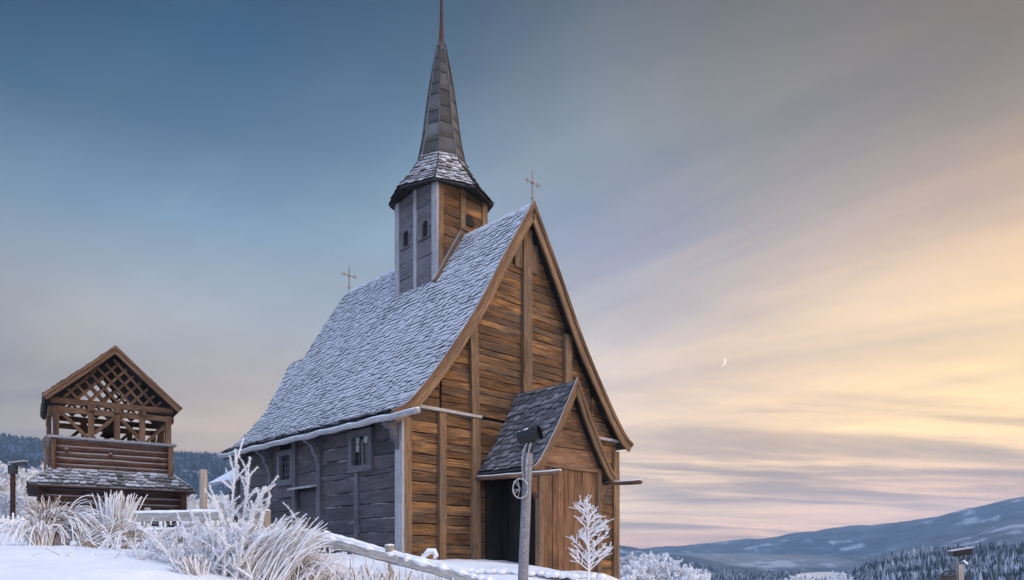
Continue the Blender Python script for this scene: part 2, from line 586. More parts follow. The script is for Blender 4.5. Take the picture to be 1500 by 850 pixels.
# gable boards
gw = MB()
PX = [0.0, .925, 1.82, 3.34, 4.70, 5.62, W]
def lim(z):
    h = prof.half_at(z + .06) - .02 if z > 2.95 else 99
    return SCN - h, SCN + h
for i in range(6):
    # below and above the water board the boards have their own courses
    panel_planks(gw, (0, .055, 0), (1, 0, 0), (0, -1, 0), PX[i] + .03, PX[i + 1] - .03, -.9, 2.88, (.14, .25), th=.05)
    panel_planks(gw, (0, .055, 0), (1, 0, 0), (0, -1, 0), PX[i] + .03, PX[i + 1] - .03, 2.93, 7.7, (.12, .22), th=.05, limit=lim)
gw.build('gable_boards', M['brown'], church)
# gable posts
for xc, w, z0, z1, dx in ((.925, .17, -.8, 2.86, 0), (1.82, .21, -.8, 2.86, 0), (1.80, .20, 2.95, prof.half_at(0) and 5.05, -.06), (3.34, .27, .5, 7.28, 0),
                          (4.71, .23, 1.0, 5.2, 0), (5.62, .18, -.8, 2.86, 0)):
    p = MB()
    ang = Vector((xc + dx, -.035, z1))
    p.beam((xc, -.035, z0), ang, w, .09, (0, -1, 0), jw=.004, seg=8)
    p.build('wall_post', M['brown_post'], church)
pt = MB()
for x0, z0, z1, w in ((2.97, 6.35, 6.98, .225), (3.49, 6.35, 6.98, .20)):
    hb, ht = z0, z1
    pt.plank((x0, .0, z0), (0, 0, 1), (-1, 0, 0) if False else (1, 0, 0), (0, -1, 0), z1 - z0, w, .045, jw=.003)
pt.build('gable_top_boards', M['brown_post'], church)
for x0, x1 in ((.02, 1.94), (4.6, 6.6)):
    wb = MB()
    wb.plank((x0, .0, 2.875), (1, 0, 0), (0, 0, 1), (0, -1, 0), x1 - x0, .055, .11, jw=.003)
    wb.build('water_board', M['water'], church)
# corner posts: two boards round each front corner
for x in (0.0, W):
    c = MB(); s = -1 if x == 0 else 1
    c.plank((x - .0 if s < 0 else x - .17, .04, -.8), (0, 0, 1), (1, 0, 0), (0, -1, 0), 3.45, .17, .10, jw=.003, seg=8)
    c.build('corner_post', M['brown_post'], church)
    c = MB()
    c.plank((x if s < 0 else x, -.055, -.8), (0, 0, 1), (0, 1, 0), (s, 0, 0), 3.45, .23, .06, jw=.003, seg=8)
    c.build('corner_board', M['rime_post'] if s < 0 else M['brown_post'], church)

# long wall boards (facing -x); ux runs towards the far end
sw = MB()
SX = [0.18, 3.08, 4.19, 5.42, 6.94]
for i in range(4):
    a, b = SX[i] + .02, SX[i + 1] - .02
    if i == 0:
        # boards left out where the window sits
        panel_planks(sw, (.055, 0, 0), (0, 1, 0), (-1, 0, 0), a, b, -.9, 1.74, (.24, .33), mi=0)
        panel_planks(sw, (.055, 0, 0), (0, 1, 0), (-1, 0, 0), a, .98, 1.74, 2.75, (.24, .30))
        panel_planks(sw, (.055, 0, 0), (0, 1, 0), (-1, 0, 0), 1.82, b, 1.74, 2.75, (.24, .30))
    elif i == 2:
        panel_planks(sw, (.055, 0, 0), (0, 1, 0), (-1, 0, 0), a, b, -.9, 1.70, (.24, .33))
        panel_planks(sw, (.055, 0, 0), (0, 1, 0), (-1, 0, 0), 4.98, b, 1.70, 2.75, (.24, .30))
    elif i == 1:
        panel_planks(sw, (.055, 0, 0), (0, 1, 0), (-1, 0, 0), a, b, 1.57, 2.75, (.24, .33))
    else:
        panel_planks(sw, (.055, 0, 0), (0, 1, 0), (-1, 0, 0), a, b, -.9, 2.75, (.24, .33))
sw.build('long_wall_boards', M['tar'], church)
for t, w in ((3.08, .16), (4.19, .16), (5.42, .13), (6.93, .16)):
    p = MB()
    p.beam((-.015, t, -.8), (-.015, t, 2.7), w, .09, (-1, 0, 0), jw=.004, seg=8)
    p.build('wall_post', M['tar_post'], church)
# latch post below the near window
p = MB()
p.beam((-.01, 1.57, -.8), (-.01, 1.57, 1.72), .11, .09, (-1, 0, 0), jw=.003)
lp = p.build('latch_post', M['tar_post'], church)
p = MB()
p.tube([(-.06, 1.57, .72), (-.09, 1.66, .69), (-.10, 1.74, .66), (-.10, 1.75, .71)], .012, 6)
p.tube([(-.075, 1.57, .6), (-.075, 1.57, .95)], .014, 6)
p.build('latch', M['iron'], lp)
# low door under a small hood
dr = MB()
panel_planks(dr, (.06, 0, 0), (0, 1, 0), (-1, 0, 0), 3.19, 4.09, -.8, 1.50, (.26, .36), th=.03)
door = dr.build('side_door', M['tar'], church)
h = MB()
h.plank((.03, 3.10, 1.56), (0, 1, 0), (-.95, 0, -.20), (.20, 0, .95), 1.10, .24, .045, jw=.005)
h.build('door_hood', M['gutter'], church)

# windows
mg, ntg, bg = new_mat('leaded_glass')
uvn = nd(ntg, 'ShaderNodeTexCoord').outputs['Object']
vor = nd(ntg, 'ShaderNodeTexVoronoi', Scale=7.0)
ntg.links.new(uvn, vor.inputs['Vector'])
cg = mix_n(ntg, range_n(ntg, vor.outputs['Distance'], .2, .7), (.006, .010, .008), (.028, .034, .029))
ntg.links.new(cg, bg.inputs['Base Color'])
bg.inputs['Roughness'].default_value = .06
bg.inputs['Specular IOR Level'].default_value = .6
bpn = nd(ntg, 'ShaderNodeBump', Strength=.25, Distance=.02)
ntg.links.new(noise_n(ntg, uvn, 9, 2), bpn.inputs['Height']); ntg.links.new(bpn.outputs[0], bg.inputs['Normal'])
for ta, tb, za, zb in ((.97, 1.83, 1.74, 2.56), (4.22, 4.99, 1.68, 2.47)):
    f = MB()
    fw = .12
    for q in ((ta, za - .015, tb - ta, .13), (ta, zb - .10, tb - ta, .12)):
        f.plank((.03, q[0], q[1]), (0, 1, 0), (0, 0, 1), (-1, 0, 0), q[2], q[3], .11, jw=.002)
    for t in (ta + .003, tb - fw - .003):
        f.plank((.03, t, za + .115), (0, 0, 1), (0, 1, 0), (-1, 0, 0), zb - za - .215, fw, .10, jw=.002)
    win = f.build('window', M['tar_post'], church)
    g = MB()
    g.plank((.055, ta + fw, za + .11), (0, 1, 0), (0, 0, 1), (-1, 0, 0), tb - ta - 2 * fw, zb - za - .2, .012, seg=1)
    g.build('window_glass', mg, win)
    mu = MB()
    g0, g1, z0, z1 = ta + fw, tb - fw, za + .115, zb - .10
    for k in range(1, 4):
        t = g0 + (g1 - g0) * k / 4
        mu.plank((.042, t - .011, z0), (0, 0, 1), (0, 1, 0), (-1, 0, 0), z1 - z0, .022 if k == 2 else .014, .02, seg=1)
    for k in range(1, 4):
        z = z0 + (z1 - z0) * k / 4
        mu.plank((.042, g0, z - .006), (0, 1, 0), (0, 0, 1), (-1, 0, 0), g1 - g0, .012, .017, seg=1)
    mu.build('glazing_bars', M['tar_post'], win)
    if ta < 2:   # some panes of paler patched glass
        pm_ = plain('frosted_pane', (.34, .37, .38), .3, frost=.2)
        for ks, kz in ((3, 2), (3, 3), (0, 0), (1, 3)):
            pg = MB()
            pg.plank((.0405, g0 + (g1 - g0) * ks / 4 + .012, z0 + (z1 - z0) * kz / 4 + .01), (0, 1, 0), (0, 0, 1), (-1, 0, 0), (g1 - g0) / 4 - .024, (z1 - z0) / 4 - .02, .004, seg=1)
            pg.build('pale_pane', pm_, win)

# curved eave brackets
for t in (.09, 3.08, 5.42, 6.93):
    bk = MB()
    top = 2.60
    pr = [(-.02, top), (-.40, top), (-.40, top - .06), (-.36, top - .13), (-.27, top - .16), (-.21, top - .22), (-.19, top - .33), (-.11, top - .41), (-.07, top - .56), (-.02, top - .60)]
    bk.prism([(a, t - .055, b) for a, b in pr], (0, .11, 0), 0, .6)
    bk.build('eave_bracket', M['tar_post'], church)

# roof
deck = MB(); roof_deck(deck, prof, SCN, T0 + .02, T1, sides=(-1,)); roof_deck(deck, prof_r, SCN, T0 + .02, T1, sides=(1,))
deck.build('roof_deck', M['black'], church)
rf = MB()
for sg in (-1, 1):
    roof_side(rf, prof if sg < 0 else prof_r, SCN, sg, T0 - .02, T1 + .02, .118, .118, thick=.014)
roof = rf.build('shingle_roof', [M['shingle'], M['shingle_edge']], church)
rc = MB()
for k in range(44):   # ridge shingles
    t = T0 + k * .172
    for sg in (-1, 1):
        rc.plank((SCN, t + rr(-.02, .02), 7.77), (0, 1, 0), (sg * .53, 0, -.85), (sg * .85, 0, .53), .19, .17 + rr(-.02, .02), .02, seg=1)
rc.build('ridge_cap', M['gutter'], roof)
# bargeboards: a main board and a narrower cover board on each side
for sg in (-1, 1):
    b = MB(); barge(b, prof if sg < 0 else prof_r, SCN, sg, T0, .22, top=.05, thick=.05)
    bb = b.build('bargeboard', M['brown_post'], church)
    b = MB(); barge(b, prof if sg < 0 else prof_r, SCN, sg, T0 - .052, .09, top=.075, thick=.03)
    b.build('cover_board', M['timber'], bb)
    b = MB(); barge(b, prof if sg < 0 else prof_r, SCN, sg, T1 + .07, .20, top=.05, thick=.05)
    b.build('bargeboard', M['tar_post'], church)
# log gutter
gt = MB()
n = 30
gt.tube([(-.41 + .01 * math.sin(i), -1.02 + (7.45 + 1.02) * i / n, 2.585 + .012 * math.sin(i * 1.7)) for i in range(n + 1)], [.059 + rr(-.004, .004) for _ in range(n + 1)], 12, .03)
gut = gt.build('log_gutter', M['gutter'], church, smooth=True)
# ridge crosses
def cross(s, t, z, hgt, arm):
    b = MB()
    b.tube([(s, t, z - .25), (s, t, z + hgt)], [.024, .017], 6)
    zc = z + hgt * .62
    b.tube([(s - arm, t, zc), (s + arm, t, zc)], .016, 6)
    b.ball((s, t, zc), .045, 8, 6)
    b.ball((s, t, z + hgt * .12), .04, 8, 6)
    b.ball((s, t, z + hgt * .98), .022, 8, 6)
    b.ball((s, t, z + hgt * .86), .016, 8, 6)
    for sg in (-1, 1):
        b.ball((s + sg * arm, t, zc), .022, 8, 6)
        b.tube([(s + sg * arm * .72, t, zc - .055), (s + sg * arm * .72, t, zc + .055)], .014, 6)
    return b.build('ridge_cross', plain('rimed_iron', (.20, .15, .12), .7, .1, frost=.35), church)
cross(SCN, T0 - .02, 7.80, .68, .22)
cross(SCN, T1 - .1, 7.80, .68, .24)

# ------------------------------------------------------------------ turret
TS, TT, TH = SCN, 2.945, .80
tz0, tz1 = 6.1, 8.98
tb = MB()
tb.prism([(TS - TH + .04, TT - TH + .04, tz0), (TS + TH - .04, TT - TH + .04, tz0), (TS + TH - .04, TT + TH - .04, tz0), (TS - TH + .04, TT + TH - .04, tz0)], (0, 0, tz1 - tz0))
turret = tb.build('turret', M['black'], church)
b = MB()   # long side (blue-grey), two panels
for a, c in ((TT - TH + .08, TT - .05), (TT + .05, TT + TH - .08)):
    panel_planks(b, (TS - TH + .04, 0, 0), (0, 1, 0), (-1, 0, 0), a, c, tz0, 7.62, (.30, .42), th=.04)
    panel_planks(b, (TS - TH + .04, 0, 0), (0, 1, 0), (-1, 0, 0), a, c, 8.10, tz1, (.24, .32), th=.04)
    tm = (a + c) / 2
    panel_planks(b, (TS - TH + .04, 0, 0), (0, 1, 0), (-1, 0, 0), a, tm - .16, 7.62, 8.10, (.24, .24), th=.04)
    panel_planks(b, (TS - TH + .04, 0, 0), (0, 1, 0), (-1, 0, 0), tm + .16, c, 7.62, 8.10, (.24, .24), th=.04)
    # round-headed frame of the sound hole
for zz in (tz1 - .3,):
    pass
b.build('turret_boards', M['turret_grey'], turret)
for a, c in ((TT - TH + .08, TT - .05), (TT + .05, TT + TH - .08)):
    tm = (a + c) / 2
    fr = MB()
    out = [(tm - .16, 7.62)] + [(tm - .16 * math.cos(x), 7.93 + .15 * math.sin(x)) for x in [math.pi * k / 10 for k in range(11)]] + [(tm + .16, 7.62)]
    inn = [(tm - .115, 7.62)] + [(tm - .115 * math.cos(x), 7.93 + .11 * math.sin(x)) for x in [math.pi * k / 10 for k in range(11)]] + [(tm + .115, 7.62)]
    strip(fr, [(TS - TH + .035, y, z) for y, z in out], [(TS - TH + .035, y, z) for y, z in inn], (-.055, 0, 0))
    top = [(tm - .16 * math.cos(x), 7.93 + .15 * math.sin(x)) for x in [math.pi * k / 10 for k in range(11)]]
    strip(fr, [(TS - TH + .035, y, 8.10) for y, z in top], [(TS - TH + .035, y, z) for y, z in top], (-.035, 0, 0), 0)
    fr.plank((TS - TH + .03, tm - .17, 7.60), (0, 1, 0), (0, 0, 1), (-1, 0, 0), .34, .03, .07, seg=1)
    fr.build('sound_hole', M['turret_grey'], turret)
b = MB()   # gable-side boards (brown)
for a, c in ((TS - TH + .08, TS - .08), (TS + .08, TS + TH - .08)):
    panel_planks(b, (0, TT - TH + .04, 0), (1, 0, 0), (0, -1, 0), a, c, tz0, tz1, (.17, .27), th=.04)
b.build('turret_boards', M['brown'], turret)
b = MB()
for a, c in ((TS - TH + .08, TS + TH - .08),):
    panel_planks(b, (TS + TH - .04, 0, 0), (0, 1, 0), (1, 0, 0), TT - TH + .08, TT + TH - .08, tz0, tz1, (.2, .3), th=.04)
    panel_planks(b, (0, TT + TH - .04, 0), (1, 0, 0), (0, 1, 0), a, c, tz0, tz1, (.2, .3), th=.04)
b.build('turret_boards', M['brown'], turret)
def tpost(o, uy, uz, w, mat):
    q = MB(); q.plank(o, (0, 0, 1), uy, uz, tz1 - tz0, w, .06, jw=.003, seg=6); q.build('turret_post', mat, turret)
xl, xr, yn, yf = TS - TH, TS + TH, TT - TH, TT + TH
tpost((xl + .03, yn - .06, tz0), (0, 1, 0), (-1, 0, 0), .20, M['rime_post'])
tpost((xl + .03, yf - .14, tz0), (0, 1, 0), (-1, 0, 0), .17, M['rime_post'])
tpost((xl + .03, TT - .06, tz0), (0, 1, 0), (-1, 0, 0), .12, M['rime_post'])
tpost((xl + .033, yn + .03, tz0), (1, 0, 0), (0, -1, 0), .17, M['brown_post'])
tpost((TS - .07, yn + .02, tz0), (1, 0, 0), (0, -1, 0), .16, M['brown_post'])
tpost((xr - .15, yn + .03, tz0), (1, 0, 0), (0, -1, 0), .17, M['brown_post'])
tpost((xr - .03, yn + .035, tz0), (0, 1, 0), (1, 0, 0), .15, M['brown_post'])
# flashing boards where the roof meets the turret
fl = MB()
for sg in (-1, 1):
    p0 = Vector((TS, yn - .05, 7.88)); q, _ = prof.at(1.62)
    p1 = Vector((TS + sg * q.x, yn - .05, q.y + .12))
    fl.beam(p0, p1, .15, .10, (0, -1, 0), jw=.004)
fl.plank((TS - .10, yn - .16, 7.88), (1, 0, 0), (0, 1, 0), (0, 0, 1), .32, .16, .035, seg=1)
fl.build('flashing_board', M['brown_post'], turret)
hole = MB()
hole.prism([(TS + .22 + .14 * math.cos(a), yn - .012, 8.10 + .26 * math.sin(a)) for a in [math.pi * k / 10 for k in range(11)]], (0, -.03, 0))
hole.build('sound_hole_shutter', M['black'], turret)

# octagonal skirt and spire
def octa(r, z, k):
    a = math.pi / 4 * k
    return Vector((TS + r * math.cos(a), TT + r * math.sin(a), z))
rings = [(1.31, 8.80), (1.03, 9.13), (.77, 9.50), (.60, 9.82)]
def oct_prof(rr_):
    return Profile([(r, z) for r, z in rr_[::-1]], 6)
op = oct_prof(rings)
sk = MB()
for k in range(8):
    a0, a1 = math.pi / 4 * k, math.pi / 4 * (k + 1)
    am = (a0 + a1) / 2
    ca, sa = math.cos(am), math.sin(am)
    co = math.cos(math.pi / 8); si = math.sin(math.pi / 8)
    def P(u, d):
        q, _ = op.at(d)
        ap = q.x * co
        return Vector((TS + ca * ap - sa * u, TT + sa * ap + ca * u, q.y))
    def N(d):
        _, t = op.at(d)
        return Vector((ca * -t.y, sa * -t.y, t.x)).normalized()
    def lm(d):
        q, _ = op.at(d)
        return (-q.x * si, q.x * si)
    sk.shingles(P, N, None, None, lm, 0.0, op.L, .125, .15, thick=.016, rag=.2)
skirt = sk.build('spire_skirt', [M['skirt'], M['shingle_edge']], church)
us = MB()
for (r0, z0), (r1, z1) in zip(rings[:-1], rings[1:]):
    for k in range(8):
        us.poly((octa(r0, z0 - .01, k), octa(r0, z0 - .01, k + 1), octa(r1, z1 - .01, k + 1), octa(r1, z1 - .01, k)))
for k in range(8):
    us.poly((octa(1.30, 8.77, k + 1), octa(1.30, 8.77, k), octa(.7, 8.95, k), octa(.7, 8.95, k + 1)))
    us.poly((octa(1.30, 8.77, k), octa(1.30, 8.77, k + 1), octa(1.305, 8.79, k + 1), octa(1.305, 8.79, k)))
us.build('eave_boards', M['black'], skirt)
sr = [(.60, 9.80), (.47, 10.45), (.365, 11.25), (.24, 12.05), (.085, 12.86)]
sp_prof = Profile([(r, z) for r, z in sr[::-1]], 6)
sp = MB()
for k in range(8):
    am = math.pi / 4 * (k + .5)
    ca, sa = math.cos(am), math.sin(am)
    d = sp_prof.L
    row = 0
    while d > .01:
        hgt = rr(.26, .5)
        e = max(0, d - hgt)
        q0, t0 = sp_prof.at(d); q1, _ = sp_prof.at(e)
        si, co = math.sin(math.pi / 8), math.cos(math.pi / 8)
        nrm = Vector((ca * -t0.y, sa * -t0.y, t0.x)).normalized()
        def pt_(q, u):
            return Vector((TS + ca * q.x * co - sa * u, TT + sa * q.x * co + ca * u, q.y))
        lift = .012 + rr(0, .008)
        j = rr(-.02, .02)
        a, b_, c_, e_ = pt_(q0, -q0.x * si) , pt_(q0, q0.x * si), pt_(q1, q1.x * si), pt_(q1, -q1.x * si)
        dz = Vector((0, 0, j))
        tone = random.random()
        bs = len(sp.v)
        sp.v += [a + nrm * lift + dz, b_ + nrm * lift - dz, c_, e_, a, b_]
        u0 = tone * 20
        wq = q0.x * si
        sp.face((bs, bs + 1, bs + 2, bs + 3), ((u0 - wq, d), (u0 + wq, d), (u0 + wq, e), (u0 - wq, e)), ((0, 1), (1, 1), (1, 0), (0, 0)), 0, tone)
        sp.face((bs + 4, bs + 5, bs + 1, bs), ((u0, d),) * 4, ((.5, .5),) * 4, 1, tone)
        d = e
spire = sp.build('spire', [M['lead'], M['shingle_edge']], church)
ri = MB()
for k in range(8):
    pts = [octa(q.x + .012, q.y, k) for q in sp_prof.p]
    ri.tube(pts, [.020] * len(pts), 5)
ri.build('spire_ribs', M['lead'], spire)
fn = MB()
fn.tube([(TS, TT, 12.6), (TS, TT, 12.95), (TS + .005, TT, 13.5), (TS, TT, 14.5)], [.085, .062, .04, .024], 8)
fn.ball((TS, TT, 14.5), .07, 10, 8)
fn.build('finial', M['log_dark'], spire)

# ------------------------------------------------------------------ porch
PC, PF = 3.10, -1.66
pp = Profile([(0, 3.50), (.45, 2.72), (.85, 2.11), (1.10, 1.78), (1.26, 1.66)])
px0, px1, pfr = 2.16, 4.05, -1.50
pb = MB()
ring = [(px0 + .05, -1.2)] + [(px0 + .05, 1.75)] + [(PC - q.x * .93, q.y - .07) for q in pp.p if q.x < .85][::-1] + [(PC + q.x * .93, q.y - .07) for q in pp.p if 0 < q.x < .85] + [(px1 - .05, 1.75), (px1 - .05, -1.2)]
pb.prism([(a, pfr + .03, b) for a, b in ring][::-1], (0, .08, 0))
porch = pb.build('porch', M['black'], church)
fb = MB()   # upright front boards
x = px0
while x < px1 - .02:
    w = min(rr(.10, .19), px1 - x)
    fb.plank((x + .004, pfr + .03, -1.2), (0, 0, 1), (1, 0, 0), (0, -1, 0), 3.0, w - .008, .04 + rr(0, .018), jw=.002, jo=.002)
    x += w
fb.build('porch_front_boards', M['porch'], porch)
gb = MB()
def plim(z):
    hh = pp.half_at(z + .05) - .02
    return PC - hh, PC + hh
panel_planks(gb, (0, pfr + .03, 0), (1, 0, 0), (0, -1, 0), px0 - .1, px1 + .1, 1.87, 3.45, (.34, .46), th=.035, limit=plim, jw=.004, jo=.004)
gb.build('porch_gable_boards', M['porch'], porch)
st = MB(); st.plank((px0 - .13, pfr - .01, 1.775), (1, 0, 0), (0, 0, 1), (0, -1, 0), px1 - px0 + .26, .10, .07, jw=.003); st.build('porch_sill_board', M['timber'], porch)
for x, w in ((px0 - .02, .12), (px1 - .10, .12)):
    q = MB(); q.plank((x, pfr + .05, -1.2), (0, 0, 1), (1, 0, 0), (0, -1, 0), 2.98, w, .12, jw=.003); q.build('porch_corner_post', M['brown_post'], porch)
# right wall boarded, left side an open entrance with a dark recessed door
rw = MB()
y = pfr + .03
while y < -.02:
    w = min(rr(.14, .2), -.02 - y)
    rw.plank((px1 - .04, y, -1.2), (0, 0, 1), (0, 1, 0), (1, 0, 0), 3.0, w - .006, .04, jw=.002)
    y += w
rw.build('porch_side_boards', M['porch'], porch)
iw = MB()
y = pfr + .1
while y < -.04:
    w = min(rr(.15, .22), -.04 - y)
    iw.plank((px0 + .42, y, -1.2), (0, 0, 1), (0, 1, 0), (-1, 0, 0), 3.0, w - .008, .04, jw=.002)
    y += w
iw.plank((px0 + .42, -.12, -1.2), (0, 0, 1), (0, 1, 0), (-1, 0, 0), 3.0, .12, .46)
iw.plank((px0 - .02, pfr + .11, 1.58), (0, 1, 0), (0, 0, 1), (1, 0, 0), 1.36, .16, .07)
iw.build('porch_door', M['black'], porch)
pr = MB()
for sg in (-1, 1):
    roof_side(pr, pp, PC, sg, PF - .01, -.01, .135, .17, thick=.018)
proof = pr.build('porch_roof', [M['slate'], M['shingle_edge']], porch)
pd = MB(); roof_deck(pd, pp, PC, PF + .02, -.01, th=.05); pd.build('porch_roof_deck', M['black'], porch)
for sg in (-1, 1):
    b = MB(); barge(b, pp, PC, sg, PF, .15, top=.05, thick=.045); b.build('porch_bargeboard', M['brown_post'], porch)
    b = MB(); barge(b, pp, PC, sg, PF - .047, .06, top=.075, thick=.025); b.build('porch_bargeboard', M['timber'], porch)
for s0, y1, z0, z1 in ((PC - 1.27, -2.39, 1.62, 1.56), (PC + 1.27, -2.37, 1.62, 1.56)):
    b = MB(); b.tube([(s0, -.02 + (y1 + .02) * i / 10, z0 + (z1 - z0) * i / 10 + .004 * math.sin(2 * i)) for i in range(11)], [.052 + rr(-.003, .003) for _ in range(11)], 10, .03)
    b.build('porch_gutter', M['timber'], porch, smooth=True)
for s0, sg in ((px0 - .1, -1), (px1 + .1, 1)):
    b = MB()
    top = 1.55
    prf = [(0, top), (.26, top), (.24, top - .10), (.15, top - .16), (.12, top - .28), (.04, top - .34), (0, top - .42)]
    b.prism([(s0 + sg * (a - .08), pfr - .02, z) for a, z in prf], (0, .10, 0)); b.build('porch_bracket', M['porch'], porch)

# ------------------------------------------------------------------ chancel behind the nave, and a low side room
cp = Profile([(0, 6.22), (.79, 4.66), (1.5, 3.35), (1.9, 2.8)])
ch = MB()
ch.prism([(1.6, 6.95, -.5), (1.6, 6.95, 3.1), (SCN, 6.95, 6.0), (5.0, 6.95, 3.1), (5.0, 6.95, -.5)][::-1], (0, 3.5, 0))
chan = ch.build('chancel', M['tar'], church)
cr = MB()
for sg in (-1, 1):
    roof_side(cr, cp, SCN, sg, 7.0, 10.7, .175, .17, thick=.02)
cr.build('chancel_roof', [M['shingle'], M['shingle_edge']], chan)
cd = MB(); roof_deck(cd, cp, SCN, 7.02, 10.68); cd.build('chancel_roof_deck', M['black'], chan)
sr_ = MB()
sr_.prism([(.35, 7.1, -.5), (1.6, 7.1, -.5), (1.6, 7.1, 2.95), (.35, 7.1, 2.15)], (0, 1.5, 0))
room = sr_.build('side_room', M['tar'], church)
q = MB(); q.plank((-.15, 7.03, 1.93), (0, 1, 0), (.85, 0, .53), (-.53, 0, .85), 1.75, 2.2, .08, jw=.004); q.build('side_room_roof', M['gutter'], room)


# ================================================================== BELL TOWER
random.seed(21)
AT = math.atan2(.554, .8324)
tower = empty('bell_tower', (-13.77, 22.0, 0.0), AT)
tag(tower, 'freestanding log bell tower with lattice gable and open belfry, left of the church', 'bell tower')
TW = 3.25
def logs(mb, x0, x1, y, z0, z1, axis='x', r=.105, n=None):
    z = z0 + r
    while z < z1:
        q = r * rr(.92, 1.08)
        k = 7
        if axis == 'x':
            pts = [(x0 + (x1 - x0) * i / k, y + rr(-.008, .008), z + rr(-.008, .008)) for i in range(k + 1)]
        else:
            pts = [(y + rr(-.008, .008), x0 + (x1 - x0) * i / k, z + rr(-.008, .008)) for i in range(k + 1)]
        mb.tube(pts, [q * rr(.96, 1.04) for _ in range(k + 1)], 10, .0)
        z += 1.82 * r
b = MB()
b.prism([(-.22, -.22, .2), (TW + .22, -.22, .2), (TW + .22, TW + .22, .2), (-.22, TW + .22, .2)], (0, 0, 2.0))
base = b.build('tower_base', M['black'], tower)
b = MB()
logs(b, -.34, TW + .34, -.26, .3, 2.14); logs(b, -.34, TW + .34, TW + .26, .3, 2.14)
logs(b, -.34, TW + .34, -.26, .4, 2.14, 'y'); logs(b, -.34, TW + .34, TW + .26, .4, 2.14, 'y')
b.build('base_logs', M['log_dark'], base, smooth=True)
for x in (-.40, TW + .24):
    q = MB(); q.plank((x, -.36, .2), (0, 0, 1), (1, 0, 0), (0, -1, 0), 1.95, .16, .12, jw=.004); q.build('base_corner_post', M['log_dark'], base)
# skirt roof on four sides
b = MB()
zi, zo, oi, oo = 2.66, 2.10, .02, .62
sl = math.hypot(zi - zo, oo - oi)
slope = Profile([(oi, zi), ((oi + oo) / 2, (zi + zo) / 2 - .01), (oo, zo)], 4)
for (ax, ay), (ux, uy), o in (((0, -1), (1, 0), (0, 0)), ((0, 1), (-1, 0), (TW, TW)), ((-1, 0), (0, -1), (0, TW)), ((1, 0), (0, 1), (TW, 0))):
    def P(u, d, ax=ax, ay=ay, ux=ux, uy=uy, o=o):
        q, _ = slope.at(d)
        return Vector((o[0] + ux * u + ax * q.x, o[1] + uy * u + ay * q.x, q.y))
    def N(d, ax=ax, ay=ay):
        _, t = slope.at(d)
        return Vector((ax * -t.y, ay * -t.y, t.x)).normalized()
    def lm(d):
        q, _ = slope.at(d)
        return (-q.x, TW + q.x)
    b.shingles(P, N, None, None, lm, 0.0, slope.L, .155, .21, thick=.022, rag=.25)
sk2 = b.build('skirt_roof', [M['skirt'], M['shingle_edge']], tower)
b = MB()
def rect(o, z): return [(-o, -o, z), (TW + o, -o, z), (TW + o, TW + o, z), (-o, TW + o, z)]
r0, r1, r2 = rect(oo - .01, zo - .015), rect(oi, zi - .015), rect(oo - .01, zo - .07)
for k in range(4):
    j = (k + 1) % 4
    b.poly((r0[k], r0[j], r1[j], r1[k])); b.poly((r2[k], r2[j], r0[j], r0[k])); b.poly((r2[j], r2[k], rect(.2, zo - .02)[k], rect(.2, zo - .02)[j]))
b.build('skirt_deck', M['log_dark'], sk2)
for k in range(4):   # hip battens
    q = MB(); q.tube([Vector(r1[k]) + Vector((0, 0, .05)), Vector(r0[k]) + Vector((0, 0, .055))], .022, 6); q.build('hip_batten', M['skirt'], sk2)
# log body
b = MB()
b.prism(rect(-.10, 2.4), (0, 0, 1.08)); body = b.build('log_body', M['black'], tower)
b = MB()
logs(b, .03, TW - .03, .02, 2.62, 3.52, r=.10); logs(b, .03, TW - .03, TW - .02, 2.62, 3.52, r=.10)
logs(b, .03, TW - .03, .02, 2.62, 3.52, 'y', r=.10); logs(b, .03, TW - .03, TW - .02, 2.62, 3.52, 'y', r=.10)
for x in (.35, 1.52, 2.83):   # sawn ends of cross logs
    b.tube([(x, -.13, 3.22 - .05 * x), (x, .05, 3.22 - .05 * x)], .075 if x != 1.52 else .06, 10)
b.build('body_logs', M['log'], body, smooth=True)
for x in (-.05, TW - .09):
    for y, d in ((-.06, -1), (TW + .06, 1)):
        q = MB(); q.plank((x, y + d * .02, 2.5), (0, 0, 1), (1, 0, 0), (0, d, 0), 1.08, .14, .09, jw=.004); q.build('corner_post', M['timber'], tower)
for x in (-.10,):
    q = MB(); q.plank((-.16, 0, 2.5), (0, 0, 1), (0, 1, 0), (-1, 0, 0), 1.08, .16, .06, jw=.004); q.build('corner_post', M['timber'], tower)
for y, d in ((0, -1), (TW, 1)):
    q = MB(); q.plank((-.14, y - .05 + (.0 if d < 0 else .0), 3.545), (1, 0, 0), (0, 0, 1), (0, d, 0), TW + .28, .07, .16 if d < 0 else .2, jw=.004); q.build('belfry_sill', M['gutter'], tower)
for x, d in ((0, -1), (TW, 1)):
    q = MB(); q.plank((x, .12, 3.548), (0, 1, 0), (0, 0, 1), (d, 0, 0), TW - .24, .06, .14, jw=.004); q.build('belfry_sill', M['gutter'], tower)
